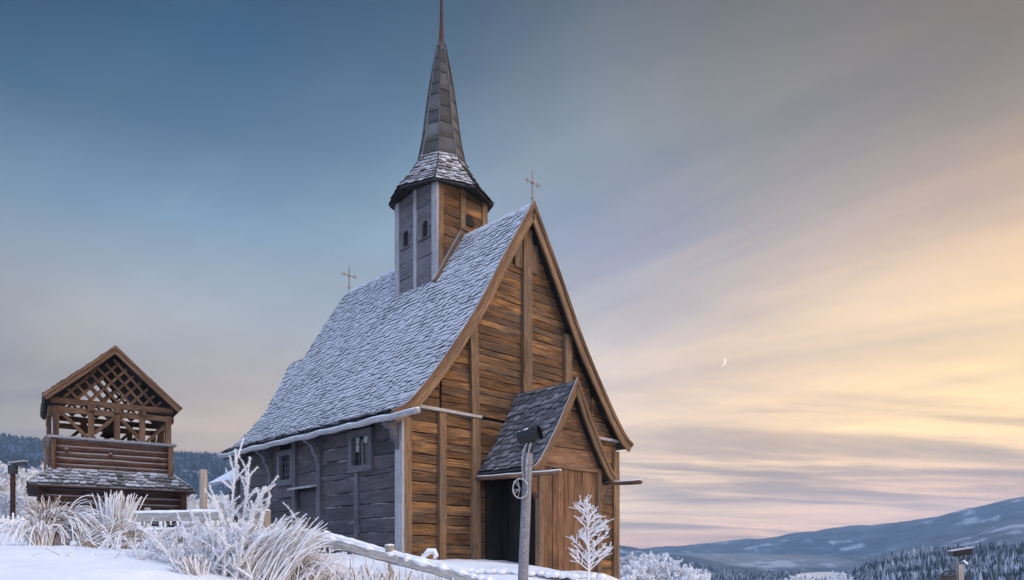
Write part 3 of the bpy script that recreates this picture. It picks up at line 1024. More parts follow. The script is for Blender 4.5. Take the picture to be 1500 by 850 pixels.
# belfry posts, beams and braces, front and back
XS = (.08, 1.0, 1.70, 2.41, 3.17)
for y, d in ((0, -1), (TW, 1)):
    for i, x in enumerate(XS):
        w = .16
        q = MB(); q.plank((x - w / 2, y + .06 * -d, 3.60), (0, 0, 1), (1, 0, 0), (0, d, 0), .92 if i in (0, 4) else .84, w, .15, jw=.004); q.build('belfry_post', M['timber'], tower)
        if i in (1, 2, 3):
            q = MB(); q.plank((x - w / 2 - .015, y + .05 * -d, 4.455), (0, 0, 1), (1, 0, 0), (0, d, 0), .18, w + .03, .22, jw=.003); q.build('post_head', M['timber'], tower)
    q = MB(); q.plank((.0, y + .05 * -d, 4.34), (1, 0, 0), (0, 0, 1), (0, d, 0), TW, .17, .12, jw=.006); q.build('belfry_beam', M['timber'], tower)
    q = MB(); q.plank((-.05, y + .05 * -d, 4.60), (1, 0, 0), (0, 0, 1), (0, d, 0), TW + .10, .17, .15, jw=.006); q.build('belfry_beam', M['timber'], tower)
    for (xa, za), (xb, zb) in (((.20, 4.36), (.92, 3.62)), ((1.08, 3.78), (1.64, 4.32)), ((1.80, 4.30), (2.34, 3.72)), ((2.52, 3.62), (3.08, 4.20))):
        if d > 0: za, zb = zb, za
        q = MB(); q.beam((xa, y, za), (xb, y, zb), .10, .09, (0, d, 0), jw=.004); q.build('brace', M['timber'], tower)
for x, d in ((0.02, -1), (TW - .02, 1)):
    for yy in (1.08, 2.16):
        q = MB(); q.plank((x, yy - .07, 3.60), (0, 0, 1), (0, 1, 0), (d, 0, 0), .76, .14, .13, jw=.004); q.build('belfry_post', M['timber'], tower)
    q = MB(); q.plank((x, .12, 4.345), (0, 1, 0), (0, 0, 1), (d, 0, 0), TW - .24, .18, .13, jw=.004); q.build('belfry_beam', M['timber'], tower)
    q = MB(); q.beam((x, .2, 3.66), (x, 1.0, 4.32), .09, .08, (d, 0, 0)); q.build('brace', M['timber'], tower)
    q = MB(); q.beam((x, 3.05, 3.66), (x, 2.25, 4.32), .09, .08, (d, 0, 0)); q.build('brace', M['timber'], tower)
# bell hung inside
b = MB()
lst = [(0.02, 0), (.10, -.02), (.15, -.10), (.17, -.25), (.20, -.38), (.26, -.46), (.27, -.48)]
for (ra, za), (rb, zb) in zip(lst[:-1], lst[1:]):
    for k in range(16):
        a0, a1 = math.pi * k / 8, math.pi * (k + 1) / 8
        c = (1.62, 1.62, 4.42)
        b.poly([(c[0] + r * math.cos(a), c[1] + r * math.sin(a), c[2] + z) for r, a, z in ((ra, a0, za), (rb, a0, zb), (rb, a1, zb), (ra, a1, za))])
b.tube([(1.62, .2, 4.50), (1.62, 3.05, 4.50)], .07, 8)
b.build('bell', plain('old_bronze', (.05, .045, .03), .5, .5), tower)
# lattice gables
tp = Profile([(0, 6.38), (.7, 5.73), (1.4, 5.10), (1.86, 4.69)])
def lattice(y, d, nm):
    b = MB()
    zb = 4.80
    xc = TW / 2
    slope_ = 1.12
    for s in (-1, 1):
        for k in range(-6, 7):
            xs = xc + k * .36 + .10
            # line x = xs + s*t, z = zb + slope*t, clipped to the gable
            seg = [t / 60 for t in range(-160, 161)]
            ok = [t for t in seg if zb <= zb + slope_ * t + .0 and zb + slope_ * t < 6.16 and abs(xs + s * t - xc) < tp.half_at(zb + slope_ * t + .16)]
            if len(ok) > 6:
                t0, t1 = ok[0], ok[-1]
                b.beam((xs + s * t0, y + (.025 if s > 0 else -.025), zb + slope_ * t0), (xs + s * t1, y + (.025 if s > 0 else -.025), zb + slope_ * t1), .075, .045, (0, d, 0), jw=.003, seg=2)
    b.build(nm, M['timber'], tower)
lattice(0.02, -1, 'lattice_gable')
lattice(TW - .02, 1, 'lattice_gable')
dk = MB(); roof_deck(dk, tp, TW / 2, -.38, TW + .22, th=.05); troof = dk.build('tower_roof', M['black'], tower)
b = MB()
for sg in (-1, 1):
    roof_side(b, tp, TW / 2, sg, -.40, TW + .24, .17, .2, thick=.02)
b.build('roof_shingles', [M['skirt'], M['shingle_edge']], troof)
for sg in (-1, 1):
    for yy, dd in ((-.40, 1), (TW + .29, 1)):
        b = MB(); barge(b, tp, TW / 2, sg, yy, .16, top=.045, thick=.05); bb = b.build('bargeboard', M['timber'], tower)
        if yy < 0:
            b = MB(); barge(b, tp, TW / 2, sg, yy - .052, .08, top=.07, thick=.03); b.build('cover_board', M['timber'], bb)
for xx in (.5, 1.1, 1.62, 2.15, 2.75):   # rafters inside
    pass

# ================================================================== TERRAIN
rng = np.random.default_rng(5)
TERR = 0.5      # far country is laid out at half of the distances in the table below

CTRL = np.array([
    (0, 0, -1.6), (-4, 0, -1.5), (4, 0, -2.0), (0, -8, -2.2), (-8, -6, -1.9), (8, -6, -3.2), (0, 4, -1.05), (-3, 4, -.85), (3, 4, -1.5),
    (-5.6, 8.0, .10), (-4.2, 7.7, .05), (-3.1, 7.2, -.16), (-5.0, 6.4, -.12), (-3.9, 5.6, -.35), (-9, 8.5, .2), (-8.5, 5, -.45),
    (-7, 10, .22), (-5, 10.4, .14), (-3.6, 9.6, -.02), (-2.7, 9.2, -.22), (-10, 14, .55), (-13, 22, 1.0), (-10.8, 24.5, 1.0), (-16, 30, .9), (-25, 40, -.8), (-22, 22, .9),
    (-2.3, 8, -.36), (-1.5, 8.0, -.42), (-3.0, 12, .0), (-2.1, 14, -.06), (-6.9, 19, .2), (-4.5, 16.5, .08), (-8, 22, .4),
    (-.9, 9.6, -.19), (-.3, 9.7, -.17), (.2, 9.8, -.175), (.75, 9.9, -.22), (1.15, 10.0, -.33), (1.5, 10.1, -.55), (0, 8, -.52), (1, 8, -.85), (0.3, 12, -.24), (1.2, 13.2, -.33), (2.3, 15.5, -.5), (2.7, 18.6, -.72), (.9, 15.0, -.3),
    (2.2, 12, -1.0), (3, 12, -1.6), (6, 15, -3.2), (5, 8, -2.4), (3, 6.5, -1.7), (10, 20, -6), (6, 25, -4.6), (0, 26, -.8), (-5, 30, .1), (10, 40, -9), (20, 32, -13), (-5, 50, -4),
    (-30, 10, .2), (20, 10, -9), (20, -6, -9), (-20, -12, -1.5), (40, 20, -18), (0, -40, -5), (-40, -20, -2), (35, -30, -14), (-48, 28, -1.0), (-28, 56, -3.5), (8, 62, -11), (32, 56, -17), (55, 30, -22)])


def tps(ctrl):
    n = len(ctrl)
    X = ctrl[:, :2]
    d = np.linalg.norm(X[:, None] - X[None], axis=2)
    K = np.where(d > 0, d * d * np.log(np.maximum(d, 1e-9)), 0) + np.eye(n) * .6
    P = np.hstack([np.ones((n, 1)), X])
    A = np.block([[K, P], [P.T, np.zeros((3, 3))]])
    sol = np.linalg.solve(A, np.concatenate([ctrl[:, 2], np.zeros(3)]))
    def f(x, y):
        out = sol[n] + sol[n + 1] * x + sol[n + 2] * y
        for i in range(n):
            r2 = (x - X[i, 0]) ** 2 + (y - X[i, 1]) ** 2
            out = out + sol[i] * .5 * r2 * np.log(np.maximum(r2, 1e-12))
        return out
    return f


near_h = tps(CTRL)


def hash2(ix, iy, seed):
    h = (ix.astype(np.int64) * 374761393 + iy.astype(np.int64) * 668265263 + seed * 144665) & 0x7fffffff
    h = ((h ^ (h >> 13)) * 1274126177) & 0x7fffffff
    return ((h ^ (h >> 16)) & 0xffff) / 65535.0


def vnoise(x, y, seed=0):
    ix, iy = np.floor(x), np.floor(y)
    fx, fy = x - ix, y - iy
    fx, fy = fx * fx * (3 - 2 * fx), fy * fy * (3 - 2 * fy)
    a, b = hash2(ix, iy, seed), hash2(ix + 1, iy, seed)
    c, d = hash2(ix, iy + 1, seed), hash2(ix + 1, iy + 1, seed)
    return (a * (1 - fx) + b * fx) * (1 - fy) + (c * (1 - fx) + d * fx) * fy


def fbm(x, y, seed=0, o=5):
    s, a, t = 0, 1.0, 0
    for i in range(o):
        s = s + a * vnoise(x * 2 ** i, y * 2 ** i, seed + i); t += a; a *= .5
    return s / t - .5


RK = np.array([60, 200, 500, 900, 1500, 2200, 3000, 4500, 6500, 9000, 14000], float)
# skyline heights of each range, by bearing: rows of image heights at the distances RK
COLS = [(-180, [850, 850, 840, 835, 825, 815, 800, 780, 770, 790.6, 811.9]),
        (-100, [830, 850, 830, 800, 770, 730, 690, 690, 700, 752.7, 807.0]),
        (-60, [820, 850, 835, 790, 735, 670, 620, 650, 690, 747.3, 806.3]),
        (-35, [812, 850, 838, 795, 735, 672, 639, 668, 700, 752.7, 807.0]),
        (-27, [815, 852, 838, 798, 742, 682, 656, 678, 705, 755.4, 807.3]),
        (-24, [818, 852, 840, 800, 748, 690, 668, 684, 708, 757.0, 807.5]),
        (-20, [824, 856, 845, 808, 756, 698, 674, 690, 716, 761.4, 808.1]),
        (-6, [880, 900, 880, 850, 820, 785, 745, 760, 780, 794.4, 812.3]),
        (8, [985, 940, 892, 866, 852, 832, 799, 812, 806, 810.1, 814.4]),
        (13, [985, 942, 896, 868, 854, 842, 816, 826, 803, 808.5, 814.2]),
        (16, [985, 945, 900, 872, 857, 848, 832, 822, 800, 806.9, 814.0]),
        (22.7, [985, 945, 900, 877, 858, 850, 845, 822, 786, 799.3, 813.0]),
        (26.7, [985, 945, 898, 868, 829, 838, 832, 812, 774, 792.8, 812.1]),
        (29.2, [985, 942, 892, 862, 818, 830, 824, 800, 766, 788.5, 811.6]),
        (30.6, [985, 940, 890, 860, 816, 828, 820, 792, 762, 786.3, 811.3]),
        (32.7, [985, 940, 888, 858, 814, 826, 815, 780, 747, 778.2, 810.3]),
        (35, [985, 940, 884, 854, 812, 822, 808, 764, 731, 769.5, 809.1]),
        (50, [985, 930, 880, 840, 800, 790, 780, 740, 712, 759.2, 807.8]),
        (80, [960, 920, 870, 850, 830, 815, 800, 780, 760, 785.2, 811.2]),
        (120, [900, 900, 880, 860, 845, 830, 815, 795, 785, 798.8, 812.9]),
        (180, [850, 850, 840, 835, 825, 815, 800, 780, 770, 790.6, 811.9])]
CA = np.array([c[0] for c in COLS], float)
CQ = (HY - np.array([c[1] for c in COLS], float)) / F


def cubic_interp(xs, ys, x):
    """Smooth (monotone-limited Hermite) interpolation of the rows of ys at x."""
    i = np.clip(np.searchsorted(xs, x) - 1, 0, len(xs) - 2)
    h = xs[i + 1] - xs[i]
    t = np.clip((x - xs[i]) / h, 0, 1)
    sl = np.diff(ys, axis=0) / np.diff(xs)[:, None]
    m = np.zeros_like(ys)
    a, b = sl[:-1], sl[1:]
    m[1:-1] = np.where(a * b > 0, 2 * a * b / np.where(a * b > 0, a + b, 1), 0)
    t = t[:, None]; h = h[:, None]
    return ys[i] * (2 * t ** 3 - 3 * t ** 2 + 1) + m[i] * h * (t ** 3 - 2 * t ** 2 + t) + ys[i + 1] * (-2 * t ** 3 + 3 * t ** 2) + m[i + 1] * h * (t ** 3 - t ** 2)


def far_h(x, y):
    r = np.hypot(x, y)
    az = np.degrees(np.arctan2(x, y))
    az = az + 5.0 * fbm(np.log(np.maximum(r, 1)) * 3 + 9, az * .05, 77, 3) * np.clip((r - 60) / 800, 0, 1) * 1.2
    q = cubic_interp(CA, CQ, np.clip(az, -180, 180))          # (n, len(RK))
    cosz = np.maximum(np.cos(np.radians(az)), .62)
    R = np.where(r > 60, 60 * (r / 60) ** 1, r)
    rk = np.where(RK > 60, RK * TERR, RK)
    rk[0] = 55
    lr = np.log(np.clip(R, rk[0], rk[-1]))
    k = np.log(rk)
    i = np.clip(np.searchsorted(k, lr) - 1, 0, len(k) - 2)
    t = (lr - k[i]) / (k[i + 1] - k[i])
    t = t * t * (3 - 2 * t)
    n = np.arange(len(x))
    z = (q[n, i] * (1 - t) + q[n, i + 1] * t) * r * cosz
    z = z + r * (.016 * fbm(x / 420 + 3, y / 420, 11, 5) + .006 * fbm(x / 90, y / 90, 31, 4)) * np.clip((r - 80) / 300, 0, 1)
    return z


LAKE = (470.0, 1090.0, 25.1)     # centre of the frozen lake (x, y) and its level below the eye
def ground_h(x, y):
    x = np.asarray(x, float); y = np.asarray(y, float)
    sh = x.shape
    x, y = x.ravel(), y.ravel()
    r = np.hypot(x, y)
    zn = near_h(np.clip(x, -60, 60), np.clip(y, -60, 75))
    zf = far_h(x, y)
    k = np.clip((r - 42) / 45, 0, 1); k = k * k * (3 - 2 * k)
    z = zn * (1 - k) + zf * k
    z = z + (.09 * fbm(x / 1.7, y / 1.7, 3, 3) + .050 * fbm(x / .45, y / .30, 6, 4)) * np.clip(r / 6, .3, 1) * (1 - k) + .5 * fbm(x / 14, y / 14, 4, 3) * np.clip((r - 26) / 20, 0, 1)
    # the frozen lake lies in a level basin
    d = np.hypot(((x - 387) * .922 - (y - 905) * .388) / 30, ((x - 387) * .388 + (y - 905) * .922) / 270)
    kk = np.clip((1.6 - d) / .7, 0, 1); kk = kk * kk * (3 - 2 * kk)
    z = z * (1 - kk) + np.minimum(z, -26.0) * kk
    return z.reshape(sh)


def gz(x, y):
    return float(ground_h(np.array([x]), np.array([y]))[0])


def snow_open(x, y):
    """Open snow-covered fields between the woods (0 wood .. 1 field), shared by the ground's colour and the trees."""
    r = np.hypot(x, y)
    u, v = x * .82 + y * .57, -x * .57 + y * .82
    n = .62 * fbm(u / 330 + 5, v / 120, 51, 4) + .62 * fbm(u / 75, v / 34, 52, 4)
    az = np.degrees(np.arctan2(x, y))
    low = np.exp(-((az - 17) / 6.5) ** 2) * np.clip((r - 650) / 400, 0, 1) * np.clip((2600 - r) / 900, 0, 1)
    return n - .10 * np.clip((r - 250) / 150, 0, 1) * (az < 4) + .045 * low


az_d = np.concatenate([np.arange(-180, -58, 2.0), np.arange(-58, 58, .16), np.arange(58, 180, 2.0)])
r_d = np.concatenate([[.4], .55 * 1.031 ** np.arange(0, 312)])
r_d = r_d[r_d < 4450]
na, nr = len(az_d), len(r_d)
AZ, RR = np.meshgrid(np.radians(az_d), r_d)
GX, GY = np.sin(AZ) * RR, np.cos(AZ) * RR
GZ = np.concatenate([ground_h(GX[i:i + 20], GY[i:i + 20]) for i in range(0, nr, 20)])
verts = np.stack([GX.ravel(), GY.ravel(), GZ.ravel()], 1)
i, j = np.meshgrid(np.arange(nr - 1), np.arange(na), indexing='ij')
j2 = (j + 1) % na
faces = np.stack([i * na + j, (i + 1) * na + j, (i + 1) * na + j2, i * na + j2], -1).reshape(-1, 4)[:, ::-1]
openv = snow_open(GX.ravel(), GY.ravel())

mgd, ntg2, bgd = new_mat('snow_and_far_woods')
Lk = ntg2.links
pos = nd(ntg2, 'ShaderNodeNewGeometry').outputs['Position']
opn = nd(ntg2, 'ShaderNodeAttribute', attribute_name='tone').outputs['Fac']
ln = nd(ntg2, 'ShaderNodeVectorMath', operation='LENGTH'); Lk.new(pos, ln.inputs[0])
dist = ln.outputs['Value']
woodiness = range_n(ntg2, math_n(ntg2, 'ADD', opn, math_n(ntg2, 'MULTIPLY', math_n(ntg2, 'SUBTRACT', noise_n(ntg2, pos, .05, 5, .7), .5), .22)), .10, .23, 1, 0)
woodiness = math_n(ntg2, 'MULTIPLY', woodiness, range_n(ntg2, dist, 110, 260))
fn1 = noise_n(ntg2, pos, .35, 5, .7)
fn2 = noise_n(ntg2, pos, .012, 5, .6)
wc = mix_n(ntg2, range_n(ntg2, math_n(ntg2, 'ADD', math_n(ntg2, 'MULTIPLY', fn1, .6), math_n(ntg2, 'MULTIPLY', fn2, .5)), .42, .70), (.016, .030, .052), (.11, .16, .235))  # blue of the distance haze mixed into the woods' own colour
sn = noise_n(ntg2, pos, 1.3, 6, .6)
sc_ = mix_n(ntg2, range_n(ntg2, sn, .3, .7), (.78, .80, .84), (.88, .89, .92))
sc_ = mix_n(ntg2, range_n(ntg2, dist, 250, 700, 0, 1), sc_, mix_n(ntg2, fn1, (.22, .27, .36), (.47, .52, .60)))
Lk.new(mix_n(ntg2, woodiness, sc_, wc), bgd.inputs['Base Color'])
bgd.inputs['Roughness'].default_value = .65
bgd.inputs['Specular IOR Level'].default_value = .25
hh = math_n(ntg2, 'ADD', math_n(ntg2, 'MULTIPLY', noise_n(ntg2, pos, 4, 6, .6), .8), math_n(ntg2, 'MULTIPLY', noise_n(ntg2, pos, 60, 4, .7), .12))
bpn = nd(ntg2, 'ShaderNodeBump', Strength=.8, Distance=.06)
Lk.new(hh, bpn.inputs['Height']); Lk.new(bpn.outputs[0], bgd.inputs['Normal'])
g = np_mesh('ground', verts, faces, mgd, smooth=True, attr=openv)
tag(g, 'snow-covered hillside falling to a wooded winter valley and mountains', 'ground', kind='structure')

mlk, ntl, bl = new_mat('lake_ice')
pl_ = nd(ntl, 'ShaderNodeNewGeometry').outputs['Position']
ntl.links.new(mix_n(ntl, noise_n(ntl, pl_, .03, 4), (.55, .60, .66), (.80, .82, .85)), bl.inputs['Base Color'])
bl.inputs['Roughness'].default_value = .25
b = MB()
b.poly([(387 + .922 * 34 * math.cos(a) * (1 + .2 * math.sin(3 * a)) + .388 * 300 * math.sin(a), 905 - .388 * 34 * math.cos(a) * (1 + .2 * math.sin(3 * a)) + .922 * 300 * math.sin(a), -25.4) for a in [2 * math.pi * k / 48 for k in range(48)]])
tag(b.build('lake', mlk), 'pale frozen lake on the valley floor', 'lake', kind='structure')

# ------------------------------------------------------------------ the woods that read as one mass
def conifers(name, x, y, hgt, mat, seed):
    r = np.random.default_rng(seed)
    n = len(x)
    z = ground_h(x, y) - .3
    tiers = 4; sd = 5
    V, Fc, A = [], [], []
    tone = r.random(n)
    base = 0
    wd = hgt * r.uniform(.15, .23, n)
    for t in range(tiers):
        z0 = z + hgt * (.10 + .22 * t)
        z1 = z + hgt * (.10 + .22 * t + .40 if t < tiers - 1 else 1.0)
        rad = wd * (1 - .24 * t)
        ang = r.uniform(0, 6.28, n)
        ring = []
        for k in range(sd):
            a = ang + 2 * np.pi * k / sd
            q = rad * r.uniform(.7, 1.25, n)
            ring.append(np.stack([x + np.cos(a) * q, y + np.sin(a) * q, z0 + hgt * r.uniform(-.05, .04, n)], 1))
        apex = np.stack([x + r.normal(0, .02, n) * hgt * .3, y, z1], 1)
        V += ring + [apex]
        idx = base + np.arange(n)
        for k in range(sd):
            Fc.append(np.stack([idx + k * n, idx + ((k + 1) % sd) * n, idx + sd * n], 1))
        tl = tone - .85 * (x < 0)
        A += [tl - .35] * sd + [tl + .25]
        base += n * (sd + 1)
    return np_mesh(name, np.concatenate(V), np.concatenate(Fc), mat, attr=np.concatenate(A))


mf, ntf, bf = new_mat('frosted_wood_mass')
tn = nd(ntf, 'ShaderNodeAttribute', attribute_name='tone').outputs['Fac']
gp = nd(ntf, 'ShaderNodeNewGeometry')
big = noise_n(ntf, gp.outputs['Position'], .012, 4, .6)
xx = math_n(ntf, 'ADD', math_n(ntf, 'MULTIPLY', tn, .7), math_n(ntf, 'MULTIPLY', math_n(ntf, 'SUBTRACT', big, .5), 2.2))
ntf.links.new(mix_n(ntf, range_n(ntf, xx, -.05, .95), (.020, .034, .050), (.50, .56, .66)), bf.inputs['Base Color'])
bf.inputs['Roughness'].default_value = .9


def scatter(n, az0, az1, r0, r1, seed, thr=.17, pw=.5, dens=None):
    r = np.random.default_rng(seed)
    az = np.radians(r.uniform(az0, az1, n))
    rad = np.sqrt(r.uniform(0, 1, n) * (r1 * r1 - r0 * r0) + r0 * r0)
    x, y = np.sin(az) * rad, np.cos(az) * rad
    keep = snow_open(x, y) < thr
    keep &= np.hypot(((x - 387) * .922 - (y - 905) * .388) / 34, ((x - 387) * .388 + (y - 905) * .922) / 300) > 1.05
    return x[keep], y[keep]


rs = np.random.default_rng(3)
parts = [scatter(11000, 4, 62, 230, 560, 1), scatter(21000, 18, 62, 480, 840, 2), scatter(9000, 3, 40, 560, 1250, 3), scatter(15000, -62, -4, 700, 1620, 4), scatter(3000, -60, -8, 120, 700, 5)]
fx = np.concatenate([p[0] for p in parts]); fy = np.concatenate([p[1] for p in parts])
hf = rs.uniform(4.0, 9.5, len(fx)) * np.where(rs.random(len(fx)) < .12, 1.3, 1)
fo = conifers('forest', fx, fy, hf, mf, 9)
tag(fo, 'frost-dusted conifer forest covering the valley slopes', 'forest', kind='stuff')


# ================================================================== FENCES
random.seed(33)


def rail(name, pts, rad, mat, label, group=None, sides=9, jit=.06, cat='fence rail'):
    b = MB()
    P_ = []
    for (a, c) in zip(pts[:-1], pts[1:]):
        n = max(3, int((Vector(c) - Vector(a)).length / .12))
        P_ += [Vector(a).lerp(Vector(c), k / n) for k in range(n)]
    P_.append(Vector(pts[-1]))
    b.tube(P_, [rad * rr(.94, 1.06) for _ in P_], sides, jit)
    o = b.build(name, mat)
    return o


def post_part(parent, p, z0, z1, r, mat, lean=(0, 0), taper=.94):
    b = MB()
    k = 6
    pts = [Vector((p[0] + lean[0] * i / k, p[1] + lean[1] * i / k, z0 + (z1 - z0) * i / k)) for i in range(k + 1)]
    b.tube(pts, [r * (1 - (1 - taper) * i / k) * rr(.98, 1.02) for i in range(k + 1)], 12, .02)
    o = b.build('fence_post', mat, parent, smooth=False)
    return o


def rime_lumps(mb, a, b, n, r, up=.03):
    a, b = Vector(a), Vector(b)
    for _ in range(n):
        p = a.lerp(b, random.random()) + Vector((rr(-.02, .02), rr(-.02, .02), up + rr(-.01, .015)))
        mb.ball(p, r * rr(.5, 1.2), 7, 5, jit=.25, squash=.7, tone=.9)


def icicles(mb, a, b, n, l):
    a, b = Vector(a), Vector(b)
    for _ in range(n):
        p = a.lerp(b, random.random())
        q = l * rr(.3, 1)
        mb.tube([p, p + Vector((rr(-.01, .01), 0, -q))], [.014, .003], 5, .2, tone=.95)


# left stretch: two flat rails between posts, behind the grass
f1 = empty('rail_fence', at(250, 790, 10.3))
tag(f1, 'rimed fence of two flat rails behind the bent grass, before the bell tower', 'fence')
o1 = Vector(f1.location)
def L1(px, py, Y): return at(px, py, Y) - o1
for (pa, pb_, w) in ((((168, 759, 10.4)), (322, 756, 10.2), .125), ((170, 782, 10.4), (335, 781, 10.2), .11)):
    b = MB(); b.beam(L1(*pa), L1(*pb_), w, .045, (0, -1, 0), jw=.008, seg=9)
    rl = b.build('fence_rail', M['fence_wood'], f1)
    s = MB()
    a, c = L1(*pa) + Vector((0, 0, w / 2)), L1(*pb_) + Vector((0, 0, w / 2))
    s.tube([a.lerp(c, k / 16) + Vector((0, 0, .008)) for k in range(17)], [.028 * rr(.8, 1.2) for _ in range(17)], 7, .15, tone=.95)
    icicles(s, a - Vector((0, .03, w)), c - Vector((0, .03, w)), 26, .12)
    s.build('rail_rime', M['frost'], rl)
for px, py, Y, r in ((216, 744, 10.45, .045), (240, 748, 10.5, .03), (190, 752, 10.5, .035)):
    p = L1(px, py, Y); post_part(f1, (p.x, p.y), p.z - 1.0, p.z, r, M['fence_wood'])
p = L1(298, 688, 10.35)
post_part(f1, (p.x + .0, p.y), p.z - 1.5, p.z, .054, M['post_wood'])

# right stretch: round snow-covered rail and a plank dropping to the right
f2 = empty('snowy_fence', at(560, 830, 9.0))
tag(f2, 'snow-covered fence of round rail, plank and stubby posts sloping down to the right', 'fence')
o2 = Vector(f2.location)
def L2(px, py, Y): return at(px, py, Y) - o2
b = MB()
pts = [L2(477, 783, 9.3), L2(520, 794, 9.25), L2(570, 809, 9.2), L2(622, 822, 9.1), L2(690, 839, 9.0)]
P_ = []
for a, c in zip(pts[:-1], pts[1:]):
    P_ += [a.lerp(c, k / 8) for k in range(8)]
b.tube(P_, [.037 * rr(.85, 1.15) for _ in P_], 10, .07, tone=.93)
b.ball(P_[0], .05, 9, 7, jit=.2, tone=.9)
icicles(b, P_[2] - Vector((0, 0, .03)), P_[14] - Vector((0, 0, .03)), 22, .14)
b.build('round_rail', M['frost'], f2)
b = MB()
b.beam(L2(430, 781, 8.7), L2(585, 822, 8.5), .10, .05, (0, -1, .3), jw=.008, seg=10)
b.beam(L2(575, 819, 8.52), L2(720, 858, 8.3), .10, .05, (0, -1, .3), jw=.008, seg=10)
pl2 = b.build('plank_rail', M['fence_wood'], f2)
s = MB()
a, c = L2(430, 776, 8.7), L2(585, 817, 8.5)
s.tube([a.lerp(c, k / 24) + Vector((0, 0, .012)) for k in range(25)], [.024 * rr(.1, 1.5) for _ in range(25)], 7, .2, tone=.95)
a2, c2 = L2(585, 817, 8.5), L2(722, 853, 8.3)
s.tube([a2.lerp(c2, k / 24) + Vector((0, 0, .015)) for k in range(25)], [.036 * rr(.2, 1.5) for _ in range(25)], 7, .2, tone=.95)
icicles(s, a - Vector((0, .03, .1)), c - Vector((0, .03, .1)), 26, .12)
s.build('plank_snow', M['frost'], pl2)
for px, py, Y, r in ((571, 799, 9.2, .062), (384, 748, 9.2, .10), (474, 770, 9.35, .045)):
    if px == 474: continue
    p = L2(px, py, Y)
    fp = post_part(f2, (p.x, p.y), p.z - 1.1, p.z, r, M['post_wood'], lean=(rr(-.02, .02), 0))
    s = MB(); s.ball(p + Vector((0, 0, .0)), r * 1.02, 10, 6, squash=.28, jit=.15, tone=.95); s.build('post_snow', M['frost'], fp)

# far-left wattle fence
wf = empty('wattle_fence', at(20, 790, 12.0))
tag(wf, 'low woven twig fence thick with rime at the left edge, below the lamp post', 'fence')
ow = Vector(wf.location)
b = MB()
for k in range(17):
    px = -60 + k * 7.2
    a = at(px, 755 + rr(-5, 4), 12.0) - ow
    b.tube([a - Vector((0, 0, .75)), a], [.020, .014], 6, .2, tone=rr(.3, .9))
b.build('stakes', M['grass'], wf)
b = MB()
for r_ in range(7):
    py0 = 761 + r_ * 6
    pts = []
    for k in range(60):
        px = -64 + k * 2.1
        w = math.sin(k * .92 + r_ * math.pi) * .05
        pts.append(at(px, py0 + 4 * math.sin(k * .07 + r_) + rr(-.6, .6), 12.0 + w) - ow)
    b.tube(pts, [.018 * rr(.7, 1.2) for _ in pts], 5, .2, tone=rr(.5, .95))
b.build('woven_twigs', M['grass'], wf)

# ================================================================== LAMP POST, CAMERAS
blk = plain('black_metal', (.016, .014, .016), .4, .4, frost=.12)
blk2 = plain('black_metal_rimed', (.007, .0065, .008), .5, .2)
p = at(22, 760, 16)
lp_ = empty('lamp_post', (p.x, p.y, gz(p.x, p.y)))
tag(lp_, 'dark square lamp post with hooded floodlight, left of the bell tower', 'lamp post')
hz = at(22, 684, 16).z - lp_.location.z
b = MB(); b.plank((-.035, -.035, -.3), (0, 0, 1), (1, 0, 0), (0, -1, 0), hz + .3, .07, .07, jw=.002); b.build('post', M['log_dark'], lp_)
b = MB(); b.plank((-.05, -.16, hz - .17), (1, 0, 0), (0, 0, 1), (0, 1, 0), .16, .20, .10, seg=1); b.plank((.0, -.14, hz - .02), (1, 0, .1), (0, 0, 1), (0, 1, 0), .30, .07, .08, seg=1); b.build('floodlight', blk, lp_)
b = MB(); b.plank((-.04, -.16, hz + .06), (1, 0, .12), (0, 1, 0), (0, 0, 1), .36, .12, .03, seg=1); b.build('hood', M['fence_wood'], lp_)


def curve(p0, p1, p2, n=8):
    p0, p1, p2 = Vector(p0), Vector(p1), Vector(p2)
    return [(p0 * (1 - t) ** 2 + p1 * 2 * t * (1 - t) + p2 * t * t) for t in [k / n for k in range(n + 1)]]


# floodlight pole in front of the porch
Yp = 8.6
pb0, pt0 = at(766, 850, Yp), at(773.5, 664, Yp)
pole = empty('floodlight_pole', (pb0.x, pb0.y, gz(pb0.x, pb0.y) - .05))
tag(pole, 'grey rimed pole with a black tubular floodlight and coiled cable before the porch', 'floodlight')
op_ = Vector(pole.location)
A, B = pb0 - op_, pt0 - op_
d = (B - A).normalized()
b = MB()
a0_ = A - d * ((A.z + .2) / d.z)
pts = [a0_.lerp(B, k / 10) for k in range(11)]
b.tube(pts, [.062 - .007 * k / 10 for k in range(11)], 16, .01)
b.tube([B - d * .20, B - d * .18], [.060, .060], 16)
pm = plain('grey_galvanised', (.14, .135, .145), .65, .1, scale=60, frost=.30)
b.build('pole', pm, pole, smooth=False)
h0, h1 = at(761.5, 643, Yp) - op_, at(791, 634, Yp - .10) - op_
hd = (h1 - h0).normalized()
b = MB()
b.tube([h0 - hd * .01, h0, h0.lerp(h1, .5), h1], [.062, .080, .083, .086], 20, cap=False)
b.tube([h0 - hd * .012, h0 - hd * .01], [.055, .062], 20)
b.tube([h1 - hd * .06, h1], [.080, .080], 20, cap=False)
hdv = b.build('lamp_housing', blk2, pole, smooth=False)
b = MB(); b.tube([h1 - hd * .066, h1 - hd * .062], [.081, .081], 20); b.build('lamp_glass', plain('dark_lens', (.012, .014, .012), .2), hdv)
b = MB(); b.prism([h1 - hd * .055 + Vector((0, 0, -.03)) + hd.cross(Vector((0, 0, 1))).normalized() * x + Vector((0, 0, z)) for x, z in ((-.05, -.02), (.05, -.02), (.05, .02), (-.05, .02))], hd * .006); b.build('reflector', plain('pale_reflector', (.35, .38, .30), .5), hdv)
s = MB()
